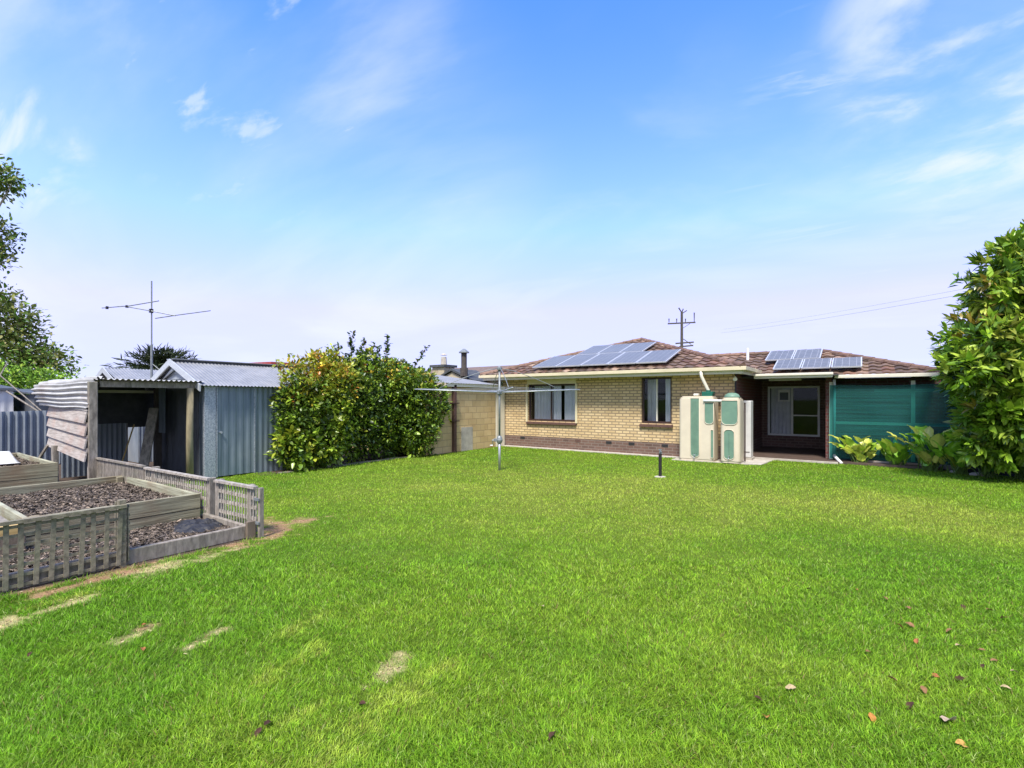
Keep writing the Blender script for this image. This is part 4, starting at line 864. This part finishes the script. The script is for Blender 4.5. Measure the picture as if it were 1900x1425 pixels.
shrub('hedge_shrub','broad dark green shrub filling the middle of the hedge',(-11.1,8.6),
   [(-10.8,7.9,1.2,0.55,0.7,1),(-11,8.3,1.5,0.65,0.9,0.95),(-11.3,8.8,1.9,0.8,0.85,0.7125),(-10.9,9.35,2.45,.28,.3,.32),(-11.3,8.9,2.75,.22,.25,.3),(-10.95,8.6,0.8,0.65,1,0.8),(-11.3,7.9,2.1,0.6,0.7,0.475),(-11,9.2,1.1,0.65,0.7,1),(-11.1,9.3,2,0.6,0.6,0.5225),(-11.4,8.4,2.45,0.35,0.4,0.285)],4600,[G1,G3,DK,G2,YG],[4,4,2,2.5,.6],colfn=gold(2.1,1.3,.6))
shrub('hedge_shrub','dark shrub with orange-tipped top leaves next to the garage wall',(-11.3,10.0),
   [(-11.25,10,1.5,0.85,0.95,0.9),(-11.4,9.8,1.95,0.7,0.75,0.5225),(-11.1,9.9,0.85,0.85,0.75,0.75),(-10.35,10.35,1.55,0.46,0.62,0.72),(-10.35,10,0.75,0.4,0.6,0.7),(-10.6,9.9,1.9,0.6,0.7,0.6),(-11.1,10.4,2.05,0.55,0.5,0.4275)],6400,[G1,G3,G2,YG],[4,4,3,.5],colfn=gold(1.95,1.0,.75,(YG,GO,OR)))
sps=[(-11.6,8.05,2.75,.50,.02,.05),(-11.7,8.75,3.52,1.0,.02,.1),(-11.5,8.95,3.38,.9,.0,.2),(-11.6,9.45,3.28,.9,.25,.35),(-11.8,9.0,3.0,.6,-.1,-.1),(-11.7,10.0,3.6,1.1,.05,.05),(-11.3,11.3,3.35,1.25,.35,.75),(-11.6,9.6,3.2,.8,.1,.1),(-11.7,8.3,3.15,.8,.05,.1),(-11.6,8.4,2.9,.5,-.1,.0),(-11.9,9.7,2.95,.6,.1,.0),(-11.3,8.5,2.65,.5,.1,.1)]
shoots=thing('tall_shoots_shrub','tall sparse leafy shoots rising out of the top of the hedge','shrub',(-11.7,9.3,0),'shrubs forming the hedge')
def stf(m):
    for x,y,z,l,a,b in sps: m.tube([(x-a*2,y-b*2,1.2),(x-a,y-b,z-l),(x,y,z)],[.018,.011,.004],5)
part('stem',MT['bark'],shoots,stf)
PP=[];DD=[]
for x,y,z,l,a,b in sps:
    q=int(34+70*l); t=rng.uniform(0,1,q)**.8; PP.append(np.stack([x-a*t,y-b*t,z-l*t],1)+rng.normal(0,.025,(q,3))); d=rng.normal(0,1,(q,3)); d[:,2]=np.abs(d[:,2])*.5+.3; DD.append(d)
PP=np.concatenate(PP);DD=np.concatenate(DD);n=len(PP)
leafcloud('foliage',shoots,PP,DD,rng.uniform(.09,.15,n),rng.uniform(.05,.075,n),mixcol(n,[(.035,.065,.022),G1,(.09,.075,.03)],[5,3,2]),MT['leaf'])
shrub('hedge_shrub','olive-leaved shrub crown showing above the right part of the hedge',(-12.3,10.6),[(-12.3,10.7,2.45,.5,.62,.42),(-12.2,10.2,2.3,.5,.5,.4),(-11.4,11.0,2.15,.5,.4,.4)],800,[(.10,.125,.018),G1,(.15,.17,.03)],[4,3,2],L=.12,W=.05)

# ------------------------------------------------------------------ big-leaved tree at right
tr=thing('broadleaf_tree','large bushy tree with long glossy leaves at the right edge of the lawn','tree',(3.3,14.4,0))
tb=[(3.5,14.7,3.5,1.35,1.3,1.55),(3.3,14.4,1.8,1.3,1.2,1.3),(2.75,13.85,4.05,.62,.6,.55),(2.45,13.45,3.35,.62,.6,.55),(2.0,13.15,2.75,.72,.65,.45),(1.75,12.95,2.25,.55,.55,.42),(2.25,13.25,2.05,.72,.65,.55),(2.3,13.35,1.35,.60,.55,.45),(2.8,13.7,2.7,.9,.8,.75),(2.9,13.9,.9,.65,.6,.55),(3.1,14.1,4.7,.55,.55,.5),(2.75,13.6,1.6,.7,.6,.6)]
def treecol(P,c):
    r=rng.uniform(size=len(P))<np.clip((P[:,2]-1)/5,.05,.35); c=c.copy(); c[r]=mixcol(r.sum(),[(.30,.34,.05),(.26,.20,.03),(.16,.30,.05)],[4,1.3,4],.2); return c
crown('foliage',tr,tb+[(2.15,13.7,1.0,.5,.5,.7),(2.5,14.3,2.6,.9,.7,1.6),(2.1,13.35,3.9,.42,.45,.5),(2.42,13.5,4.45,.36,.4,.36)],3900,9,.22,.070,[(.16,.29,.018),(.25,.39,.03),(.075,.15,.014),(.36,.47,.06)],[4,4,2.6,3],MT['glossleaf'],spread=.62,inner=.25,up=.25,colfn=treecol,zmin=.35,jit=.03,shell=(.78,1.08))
part('trunk',MT['bark'],tr,lambda m:(m.tube([(3.3,14.4,0),(3.32,14.42,.8),(3.4,14.5,1.6)],[.16,.12,.10],10),limbs(m,(3.4,14.5,1.5),[(b[0],b[1],b[2]) for b in tb],.075,seed=3)))

# ------------------------------------------------------------------ border plants with big arrow leaves
def bigleaf_plant(name,label,x,y,h,nl,ll,seed,cols,lw=.5,group='broad-leaved plants in the side bed'):
    rr=np.random.default_rng(seed); t=thing(name,label,'plant',(x,y,0),group); LV=[];LF=[];LC=[]; st=MB(); o=0
    for i in range(nl):
        a=rr.uniform(0,2*np.pi); el=rr.uniform(.75,1.45); hh=h*rr.uniform(.12,1.0); r=hh/np.tan(el)*.75
        bx_,by_=x+rr.normal(0,.07),y+rr.normal(0,.05); tip=np.array([bx_+np.cos(a)*r,by_+np.sin(a)*r*.7,hh*.72])
        st.tube([(bx_,by_,0),(bx_+(tip[0]-bx_)*.35,by_+(tip[1]-by_)*.35,hh*.4),tuple(tip)],[.010,.008,.005],5,(.12,.20,.04))
        D=np.array([np.cos(a)*.6,np.sin(a)*.5,rr.uniform(.4,1.4)]); D/=np.linalg.norm(D); S=np.cross(D,[0,0,1]); S/=np.linalg.norm(S)+1e-6; S=S*np.cos(.5*(q:=rr.normal(0,.8)))+np.cross(D,S)*np.sin(.5*q); U=np.cross(S,D)
        L_=ll*rr.uniform(.7,1.2); W_=L_*lw*1.3*rr.uniform(.8,1.15); c=np.array(cols[rr.integers(len(cols))])*rr.uniform(.75,1.3)
        NS=7
        for s in range(NS+1):
            u=s/NS; w=W_*.5*np.sin(np.pi*min(1,(u*.94+.06))**.75)*(1.05 if u<.6 else 1); cv=L_*(-.38*u*u+.2*u)
            c0=tip+D*L_*u+U*cv
            for k_,e in ((-1,.16),(-.5,.05),(0,0),(.5,.05),(1,.16)): LV.append(c0+S*w*k_+U*(e*w*2+.012*np.sin(u*14+k_*3)*abs(k_))); LC.append(c*(1.25 if k_==0 else 1))
        for s in range(NS):
            for q4 in range(4):
                b=o+s*5+q4; LF.append((b,b+1,b+6,b+5))
        o+=(NS+1)*5
    mesh_np('leaves',np.array(LV),np.array(LF),np.array(LC),MT['glossleaf'],t,smooth=True)
    st.build('stalks',MT['leaf'],t)
    return t
BR=[(.25,.48,.035),(.36,.54,.05),(.50,.56,.09),(.18,.38,.03)]
bigleaf_plant('leafy_plant','rounded clump of upright broad leaves, leftmost before the shade cloth',-.04,15.2,.84,46,.24,11,[(.42,.52,.07),(.55,.58,.11),(.28,.44,.04)],.6)
bigleaf_plant('leafy_plant','small clump with one long arching leaf, second from the left before the shade cloth',.72,15.15,.72,34,.30,23,BR,.42)
bigleaf_plant('leafy_plant','tall clump of wide bright leaves with a yellowing leaf, left of the tree',1.28,14.75,1.12,52,.36,38,[(.22,.46,.03),(.34,.54,.05),(.58,.58,.12)],.48)
bigleaf_plant('leafy_plant','spreading clump of wavy leaves under the edge of the tree',1.75,14.5,1.0,44,.34,41,BR,.45)
bigleaf_plant('leafy_plant','low bluish green clump at the foot of the tree by the frame edge',2.15,14.25,.68,26,.30,53,[(.06,.19,.04),(.10,.24,.04)],.3)
bigleaf_plant('leafy_plant','narrow-leaved clump furthest right under the tree',2.65,14.25,.62,24,.30,67,[(.07,.17,.02),(.12,.24,.03)],.28)
yl=bigleaf_plant('leafy_plant','withered yellow-brown leaf drooping between the green clumps',1.05,15.0,.35,2,.30,5,[(.42,.26,.04),(.40,.30,.05)],.35)
tag(part('bed_edging',MT['pinkboard'],None,lambda m:m.box(.05,1.9,15.30,15.36,-.02,.10),bevel=.01),'low weathered timber edging along the side bed','bed edging')
for i,(x,y,r_,lb) in enumerate(((2.02,14.42,.09,'pale flat stone on the bed edge under the tree'),(1.72,14.72,.07,'pinkish stone half hidden among the leaves, left of the flat one'))):
    def rf(m):
        n=9; pr=[(.95,0),(1.05,.35),(.8,.65),(.35,.8)]; rr=random.Random(i+4)
        k0=[rr.uniform(.8,1.2) for _ in range(n)]; vs=[]
        for a_,b_ in pr:
            for k_ in range(n): vs.append((x+math.cos(6.283*k_/n)*a_*r_*1.7*k0[k_],y+math.sin(6.283*k_/n)*a_*r_*k0[(k_+3)%n],b_*r_))
        m.add(vs,[(j*n+k_,j*n+(k_+1)%n,(j+1)*n+(k_+1)%n,(j+1)*n+k_) for j in range(3) for k_ in range(n)]+[tuple(3*n+k_ for k_ in range(n))])
    tag(part('stone',MT['rock'],None,rf),lb,'stone')

# ------------------------------------------------------------------ fallen leaves on the lawn
LVS=[(-0.04,5.15,'r'),(0.15,5.05,'b'),(0.29,4.92,'b'),(0.64,5.19,'k'),(0.8,5.24,'b'),(0.22,4.49,'r'),(0.28,4.56,'b'),(0.5,4.61,'b'),(0.86,5.11,'b'),(0.52,4.36,'p'),(0.3,4.28,'r'),(0.03,3.92,'b'),(0.63,4.37,'b'),(0.67,4.24,'b'),(0.6,4.11,'k'),(0.74,4.14,'p'),(0.14,3.62,'b'),(0.28,3.59,'b'),(0.35,3.81,'r'),(0.46,3.84,'k'),(-0.33,3.18,'p'),(-0.46,2.96,'k'),(-0.4,2.81,'o'),(0.04,3.12,'o'),(0.21,3.36,'k'),(0.36,3.31,'P'),(0.38,3.12,'O'),(0.66,3.88,'p'),(-0.38,4.91,'k'),(-2.18,1.69,'k'),(-2.41,1.25,'k'),(-2.43,1.31,'k'),(-4.33,0.79,'k'),(-3.82,1.23,'r'),(-1.22,2.06,'k'),(-2.05,3.3,'p'),(-4.23,1.37,'r')]
LK={'r':((.36,.13,.05),.032,'small reddish dead leaf lying in the lawn grass'),'b':((.24,.13,.06),.034,'small brown dead leaf lying among the grass at right'),
    'k':((.07,.035,.022),.034,'dark shrivelled dead leaf lying in the lawn grass'),'p':((.42,.32,.18),.032,'small pale straw-coloured dead leaf in the grass'),
    'o':((.45,.20,.05),.036,'bright orange-brown dead leaf near the bottom of the lawn'),'P':((.50,.37,.24),.062,'largest pale pinkish dead leaf lying flat at lower right'),
    'O':((.50,.28,.08),.046,'curled yellow-orange leaf at the very lower right of the lawn')}
protos={}
def leafmesh(kind,seed):
    c,s,_=LK[kind]; rr=random.Random(seed); n=6; vs=[];cs=[]
    for i in range(n+1):
        u=i/n; w=s*.62*math.sin(P_*(u*.92+.04))**.8; cu=.35*s*math.sin(P_*u)*rr.uniform(.6,1.2)
        for k_ in (-1,-.5,0,.5,1): vs.append(((u-.5)*s*2.1,w*k_*rr.uniform(.85,1.1),cu*.5+abs(k_)*w*rr.uniform(.3,.7)+rr.uniform(0,.003)))
    F=[(i*5+j,i*5+j+1,(i+1)*5+j+1,(i+1)*5+j) for i in range(n) for j in range(4)]
    o=mesh_np('fallen_leaf',np.array(vs),np.array(F),np.array([np.array(c)*rr.uniform(.75,1.25) for _ in vs]),MT['deadleaf'])
    return o
for i,(x,y,kd) in enumerate(LVS):
    key=(kd,i%3 if kd not in 'PO' else 0)
    if key in protos: o=protos[key].copy(); COL.objects.link(o)
    else: o=leafmesh(kd,i*13+5); protos[key]=o
    o.location=(x,y,.020); o.rotation_euler=(rng.uniform(-.6,.6),rng.uniform(-.6,.6),rng.uniform(0,6.28)); sc_=rng.uniform(.55,.85)*(1.15 if kd in 'PO' else 1); o.scale=(sc_,sc_,sc_)
    tag(o,LK[kd][2],'fallen leaf','fallen leaves scattered on the lawn')

def debris(n):
    x=rng.uniform(-6.6,-2.1,n); y=rng.uniform(.1,4.1,n); s,e,_=capmask(x,y); ok=(rng.uniform(size=n)<np.maximum(s,e)*1.2)&in_lawn(x,y); x,y=x[ok],y[ok]; n=len(x)
    a=rng.uniform(0,6.28,n); L_=rng.uniform(.004,.016,n)[:,None]; W_=rng.uniform(.001,.003,n)[:,None]; D=np.stack([np.cos(a),np.sin(a),rng.normal(0,.25,n)],1); S=np.stack([-np.sin(a),np.cos(a),rng.normal(0,.5,n)],1)
    P=np.stack([x,y,(fbm(x,y,.35,12)-.5)*.018+rng.uniform(.002,.012,n)],1); V=np.stack([P-D*L_-S*W_,P+D*L_-S*W_,P+D*L_+S*W_,P-D*L_+S*W_],1); i=np.arange(n)[:,None]*4
    tag(mesh_np('thatch',V.reshape(-1,3),i+np.array([[0,1,2,3]]),np.repeat(mixcol(n,[(.42,.30,.15),(.20,.12,.07),(.55,.45,.26),(.10,.06,.04)],[3,3,2,2]),4,0),MT['deadleaf']),'dry straw bits and crumbs on the worn ground by the beds','thatch',kind='stuff')
debris(15000)
# ------------------------------------------------------------------ beyond the fences
def tree(name,label,base,blobs,n,L,W,cols,ws,trunk_r,barkm='bark',k=6,spread=.8,inner=.15,up=.3,colfn=None):
    t=thing(name,label,'tree',(base[0],base[1],0)); crown('crown',t,blobs,n,k,L,W,cols,ws,MT['farleaf'],spread=spread,inner=inner,up=up,jit=L*1.1,shell=(.6,1.05),colfn=colfn)
    part('trunk',MT[barkm],t,lambda m:(m.tube([(base[0],base[1],0),(base[0]+.2,base[1]+.1,base[2]*.5),base],[trunk_r,trunk_r*.8,trunk_r*.6],9),limbs(m,base,[(b[0],b[1],b[2]-b[5]*.3) for b in blobs],trunk_r*.5,seed=4,bend=.6)))
    return t
tree('gum_tree','tall sparse gum tree with separate leaf clumps at the far left edge',(-38.6,4.2,5.5),
  [(-37.25,5.45,13.3,.95,1.0,.75),(-38.4,4.6,13.9,.8,.8,.8),(-36.55,5.95,13.0,.25,.25,.2),(-37.45,5.3,10.6,.85,.9,.55),(-37.5,5.25,9.7,.75,.9,.6),(-37.2,5.5,9.0,.45,.5,.3),(-38.8,4.2,11.6,.9,.9,.7),
   (-37.3,5.4,6.9,.9,.8,.6),(-36.5,6.0,5.9,.9,1.0,.7),(-36.2,6.2,5.1,.8,.9,.45),(-36.9,5.7,4.6,1.2,1.3,.5),(-35.7,6.6,4.0,1.0,1.1,.45),(-35.0,7.1,3.7,.7,.8,.4),(-34.5,7.5,3.2,.35,.4,.25),(-36.3,6.2,3.4,1.0,1.2,.5),(-38.6,4.3,7.2,1.2,1.2,1.0)],
  1900,.25,.12,[(.12,.16,.035),(.22,.23,.06),(.26,.25,.09),(.13,.24,.04)],[4,3,1.6,3],.30,'palebark',k=5)
tree('leafy_tree','rounded bright green tree behind the fence at far left',(-27.0,4.3,1.4),
  [(-27.2,4.0,2.25,1.3,1.3,.75),(-26.2,4.8,2.2,1.0,1.1,.72),(-25.4,5.4,2.0,.7,.8,.6),(-28.0,3.2,2.3,1.2,1.2,.8),(-26.8,4.3,1.5,1.4,1.6,.7)],
  2000,.13,.065,[(.13,.26,.02),(.21,.36,.035),(.06,.12,.014),(.34,.45,.06)],[4,4,3,1.5],.12)
pt=thing('palm_tree','dark spiky palm crown peeping over the shed roofs behind the aerial','tree',(-27.8,9.7,0))
def frond(P,n): pass
nf=150; a=rng.uniform(0,6.28,nf); el=rng.uniform(-.05,1.15,nf); D=np.stack([np.cos(a)*np.cos(el),np.sin(a)*np.cos(el),np.sin(el)],1)
PP=[];DD=[];LL=[]
for i in range(nf):
    ln_=rng.uniform(1.3,2.2)*(1-.32*el[i]); q=18; t=np.linspace(.25,1,q); base_=np.array([-27.8,9.72,3.05])
    pth=base_+D[i]*t[:,None]*ln_+np.array([0,0,-.35])*(t[:,None]**2)*ln_*.5; PP.append(pth); dd=D[i]+rng.normal(0,.45,(q,3)); DD.append(dd); LL.append(np.full(q,.36))
PP=np.concatenate(PP);DD=np.concatenate(DD);LL=np.concatenate(LL);n=len(PP)
leafcloud('crown',pt,PP,DD,LL,np.full(n,.055),mixcol(n,[(.035,.05,.022),(.06,.075,.03),(.02,.03,.015)],[4,3,3]),MT['farleaf'])
part('trunk',MT['bark'],pt,lambda m:m.tube([(-27.8,9.7,0),(-27.8,9.7,3.1)],[.28,.22],10))
nh=thing('neighbour_house','neighbouring house with brown tiled roof and stone chimney beyond the garage','house',(-19,21.5,0))
part('wall',MT['chimney'],nh,lambda m:m.box(-22,-15.2,19.6,26,0,2.6))
part('roof',MT['tile'],nh,lambda m:(m.add([(-22.4,19.3,2.55),(-14.9,19.3,2.55),(-14.9,22.8,3.55),(-22.4,22.8,3.55)],[(0,1,2,3)],(1,1,1)),m.add([(-22.4,26.3,2.55),(-14.9,26.3,2.55)],[],None),m.add([(-22.4,22.8,3.55),(-14.9,22.8,3.55),(-14.9,26.3,2.55),(-22.4,26.3,2.55)],[(0,1,2,3)],(1,1,1)),m.box(-22.42,-22.3,19.3,26.3,2.3,2.5,(1,1,1))))
ch=part('chimney',MT['chimney'],nh,lambda m:m.box(-18.45,-17.6,18.75,19.55,0,3.30))
part('cap',MT['darkboard'],ch,lambda m:m.box(-18.55,-17.5,18.65,19.65,3.30,3.42))
part('pot',MT['rock'],ch,lambda m:(m.tube([(-18.0,19.15,3.42),(-18.0,19.15,3.85)],[.17,.14],10),m.tube([(-18.0,19.15,3.95),(-18.0,19.15,4.05)],[.19,.05],10)))
ds=thing('small_gable_roof','small dark gabled roof between the chimney and the flue','building',(-17.2,19.5,0))
part('wall',MT['chimney'],ds,lambda m:m.prism([(-17.45,18.6,0),(-15.6,18.6,0),(-15.6,18.6,2.45),(-16.9,18.6,3.0),(-17.45,18.6,2.8)],(0,1.8,0)))
part('roof',MT['darkboard'],ds,lambda m:m.prism([(-17.6,18.5,2.80),(-17.6,18.5,2.88),(-16.9,18.5,3.18),(-15.4,18.5,2.55),(-15.4,18.5,2.47),(-16.9,18.5,3.07)],(0,2.0,0)))
fl=thing('flue','tall dark metal flue with a pointed cowl between chimney and hoist','flue',(-15.8,18.2,0))
part('pipe',MT['darkpole'],fl,lambda m:m.tube([(-15.79,18.22,0),(-15.79,18.22,3.95)],.14,12))
part('collar',MT['darkpole'],fl,lambda m:m.tube([(-15.79,18.22,2.75),(-15.79,18.22,3.15)],.19,12))
part('cowl',MT['dullsteel'],fl,lambda m:m.tube([(-15.79,18.22,3.88),(-15.79,18.22,3.93),(-15.79,18.22,4.08)],[.26,.25,.05],12))
tb2=thing('distant_bush','dark far bush beside the flue over the garage roof','bush',(-17,22,0))
crown('foliage',tb2,[(-14.5,20.5,2.55,.8,.5,.55),(-13.6,20.6,2.5,.6,.4,.42)],220,6,.14,.07,[(.03,.05,.02),(.05,.07,.03)],[1,1],MT['farleaf'])
rb2=thing('red_roof_house','distant white building with a red roof edge above the shed roof','house',(-29,16.5,0))
part('wall',MT['whitewall'],rb2,lambda m:m.box(-33,-27.3,15.0,20,0,3.62))
part('roof',MT['redroof'],rb2,lambda m:m.prism([(-33.2,14.8,3.62),(-27.1,14.8,3.62),(-27.1,14.8,3.74),(-33.2,14.8,3.84)],(0,5.4,0)))
# utility pole
up=thing('utility_pole','dark timber power pole with two crossarms behind the house roof','utility pole',(-13.42,45.65,0))
part('pole',MT['darkpole'],up,lambda m:m.tube([(-13.42,45.65,0),(-13.42,45.65,9.55)],[.17,.11],10))
def xarm(z,a,b,name='crossarm'):
    ca=part(name,MT['darkpole'],up,lambda m:m.beam((-13.42-a*.815,45.6-a*.579,z-.06),(-13.42+b*.815,45.6+b*.579,z+.06),.10,.12)); return ca
c1_=xarm(8.55,1.25,1.25); c2_=xarm(6.75,.55,1.1); c3_=xarm(6.45,.2,1.05)
for s in (-1.15,-.45,.35,1.15):
    zz=8.62 if abs(s)>.5 else 9.35
    part('insulator',MT['darkpole'],c1_,lambda m:m.tube([(-13.42+s*.815,45.6+s*.579,8.6),(-13.42+s*.815,45.6+s*.579,8.95 if s!=1.15 else 9.5)],[.03,.055],7))
part('top_bracket',MT['darkpole'],up,lambda m:(m.tube([(-13.42,45.65,9.5),(-13.65,45.5,9.95)],[.05,.06],6),m.tube([(-13.42,45.65,9.4),(-13.05,45.9,9.7)],[.04,.05],6),m.tube([(-13.42,45.65,9.5),(-13.3,45.7,9.85)],[.05,.05],6)))
part('brace',MT['darkpole'],up,lambda m:(m.beam((-13.42,45.6,7.2),(-12.7,46.1,6.6),.05,.05),m.beam((-13.42,45.6,8.0),(-12.8,46.0,8.5),.04,.04)))
def wire(name,label,a,b,sag,r_):
    a=Vector(a);b=Vector(b); pts=[a+(b-a)*t-Vector((0,0,sag*4*t*(1-t))) for t in [i/14 for i in range(15)]]
    tag(part(name,MT['dullsteel'],None,lambda m:m.tube(pts,r_,5)),label,'power line','overhead wires')
wire('overhead_wire','upper thin overhead wire running right from behind the house toward the tree',(-13.0,60,9.6),(7.5,23.0,6.05),.2,.005)
wire('overhead_wire','lower thin overhead wire running right from behind the house toward the tree',(-13.2,60,9.2),(7.2,22.6,5.75),.2,.007)
dv=thing('roof_vent','tiny dark roof fittings poking up behind the house roof valley','roof fitting',(-6.5,28,0))
part('pipe',MT['darkpole'],dv,lambda m:(m.tube([(-8.1,26.9,0),(-8.1,26.9,3.9)],.06,8),m.tube([(-7.6,27.2,0),(-7.6,27.2,3.85)],.05,8)))
part('cap',MT['darkpole'],dv,lambda m:m.lathe((-8.1,26.9,3.85),[(.14,0),(.12,.08),(.02,.14)],8))

# ------------------------------------------------------------------ camera
cam=bpy.data.cameras.new('camera'); co=bpy.data.objects.new('camera',cam); COL.objects.link(co); scn.camera=co
cam.sensor_width=36; cam.lens=916/1900*36; cam.shift_y=27.5/1900; cam.clip_end=3000; cam.clip_start=.05
co.location=(0,0,1.65); co.rotation_euler=(math.pi/2,0,TH)

# ------------------------------------------------------------------ light and sky
SUN=Vector((.17,-.50,.84)).normalized()
sl_=bpy.data.lights.new('sun','SUN'); sl_.energy=3.7; sl_.angle=math.radians(12); sl_.color=(1,.955,.89)
so=bpy.data.objects.new('sun',sl_); COL.objects.link(so); so.rotation_euler=(-SUN).to_track_quat('-Z','Y').to_euler()
w=bpy.data.worlds.new("World"); scn.world=w; w.use_nodes=True; nt=w.node_tree; L=nt.links.new
bg=nt.nodes['Background']; sky=N(nt,'ShaderNodeTexSky',sky_type='NISHITA'); sky.sun_disc=False
sky.sun_elevation=math.asin(SUN.z); sky.sun_rotation=math.atan2(SUN.x,SUN.y); sky.air_density=1.1; sky.dust_density=.6; sky.ozone_density=2.0; sky.altitude=50
tc=N(nt,'ShaderNodeTexCoord'); sp=N(nt,'ShaderNodeSeparateXYZ'); L(tc.outputs['Generated'],sp.inputs[0])
def M_(op,a,b=None,c=None):
    n=N(nt,'ShaderNodeMath',operation=op)
    for i,v in enumerate((a,b,c)):
        if v is None: continue
        if isinstance(v,(int,float)): n.inputs[i].default_value=v
        else: L(v,n.inputs[i])
    return n.outputs[0]
den=M_('ADD',M_('MAXIMUM',sp.outputs['Z'],0),.12)
px_=M_('DIVIDE',sp.outputs['X'],den); py_=M_('DIVIDE',sp.outputs['Y'],den); cb=N(nt,'ShaderNodeCombineXYZ'); L(px_,cb.inputs[0]); L(py_,cb.inputs[1])
def cloudnoise(scale,rot,sx,sy,lo,hi,det=9,dist=.6):
    mp=N(nt,'ShaderNodeMapping'); mp.inputs['Rotation'].default_value=(0,0,rot); mp.inputs['Scale'].default_value=(sx,sy,1); L(cb.outputs[0],mp.inputs[0])
    nz=N(nt,'ShaderNodeTexNoise'); nz.inputs['Scale'].default_value=scale; nz.inputs['Detail'].default_value=det; nz.inputs['Roughness'].default_value=.55; nz.inputs['Distortion'].default_value=dist; L(mp.outputs[0],nz.inputs[0])
    r=N(nt,'ShaderNodeMapRange',interpolation_type='SMOOTHSTEP'); r.inputs['From Min'].default_value=lo; r.inputs['From Max'].default_value=hi; L(nz.outputs[0],r.inputs[0]); return r.outputs[0]
def region(px,py,rad,soft):
    # soft round region of the sky around one direction
    d=Vector((-math.sin(TH)+(px-950)/916*math.cos(TH),math.cos(TH)+(px-950)/916*math.sin(TH),(740-py)/916)).normalized()
    vm=N(nt,'ShaderNodeVectorMath',operation='DOT_PRODUCT'); L(tc.outputs['Generated'],vm.inputs[0]); vm.inputs[1].default_value=d
    r=N(nt,'ShaderNodeMapRange',interpolation_type='SMOOTHSTEP'); r.inputs['From Min'].default_value=math.cos(rad+soft); r.inputs['From Max'].default_value=math.cos(rad); L(vm.outputs['Value'],r.inputs[0]); return r.outputs[0]

cl=M_('MULTIPLY',cloudnoise(2.3,.4,1,1.35,.36,.72,dist=.25),region(1950,60,.05,.25)); 
cl=M_('MAXIMUM',cl,M_('MULTIPLY',cloudnoise(2.2,-.5,.6,2.6,.52,.70,dist=1.2),M_('MULTIPLY',region(1700,220,.10,.22),.35)))
cl=M_('MAXIMUM',cl,M_('MULTIPLY',cloudnoise(5.0,-.62,.6,1.8,.54,.68,dist=.3),M_('MULTIPLY',region(460,170,.13,.10),.42)))
cl=M_('MAXIMUM',cl,M_('MULTIPLY',cloudnoise(2.2,-.62,.6,2.0,.46,.66),M_('MULTIPLY',region(0,270,.03,.09),.7)))
cl=M_('MAXIMUM',cl,M_('MULTIPLY',cloudnoise(.55,-.3,.6,1.4,.40,.72),M_('MULTIPLY',region(430,430,.28,.35),.75)))
cl=M_('MAXIMUM',cl,M_('MULTIPLY',cloudnoise(1.0,.2,.8,1.5,.46,.72),M_('MULTIPLY',region(1750,380,.16,.25),.3)))
cl=M_('MAXIMUM',cl,M_('MULTIPLY',cloudnoise(.9,.1,.8,1.6,.48,.70),M_('MULTIPLY',region(1000,570,.3,.3),.30)))
puff=cl
# thin veil that thickens towards the horizon
hz=M_('POWER',M_('SUBTRACT',1,M_('MAXIMUM',sp.outputs['Z'],0)),2.6); cl=M_('MAXIMUM',cl,M_('MULTIPLY',hz,.97))
# unseen bright cloud bank added behind the viewer as neutral fill light
vm=N(nt,'ShaderNodeVectorMath',operation='DOT_PRODUCT'); L(tc.outputs['Generated'],vm.inputs[0]); vm.inputs[1].default_value=Vector((math.sin(TH),-math.cos(TH),.25)).normalized()
rb_=N(nt,'ShaderNodeMapRange',interpolation_type='SMOOTHSTEP'); rb_.inputs['From Min'].default_value=-.05; rb_.inputs['From Max'].default_value=.55; L(vm.outputs['Value'],rb_.inputs[0])
cl=M_('MAXIMUM',cl,M_('MULTIPLY',rb_.outputs[0],M_('ADD',.72,M_('MULTIPLY',cloudnoise(.8,.2,1,1.3,.3,.7),.28))))
hs=N(nt,'ShaderNodeHueSaturation'); hs.inputs['Hue'].default_value=.517; hs.inputs['Saturation'].default_value=1.40; hs.inputs['Value'].default_value=1.75; L(sky.outputs[0],hs.inputs['Color'])
mx=N(nt,'ShaderNodeMix',data_type='RGBA'); L(cl,mx.inputs['Factor']); vmin=N(nt,'ShaderNodeVectorMath',operation='MINIMUM'); L(hs.outputs[0],vmin.inputs[0]); vmin.inputs[1].default_value=(3.1,2.98,9); L(vmin.outputs[0],mx.inputs['A']); mx.inputs['B'].default_value=(3.35,3.75,4.9,1)
mw=N(nt,'ShaderNodeMix',data_type='RGBA'); L(M_('MULTIPLY',puff,.62),mw.inputs['Factor']); L(mx.outputs['Result'],mw.inputs['A']); mw.inputs['B'].default_value=(4.3,4.5,4.9,1)
L(mw.outputs['Result'],bg.inputs['Color']); bg.inputs['Strength'].default_value=.133
scn.view_settings.view_transform='Standard'; scn.view_settings.look='None'; scn.view_settings.gamma=1; scn.view_settings.exposure=.86
scn.render.engine='CYCLES'; scn.cycles.max_bounces=7; scn.cycles.transparent_max_bounces=12
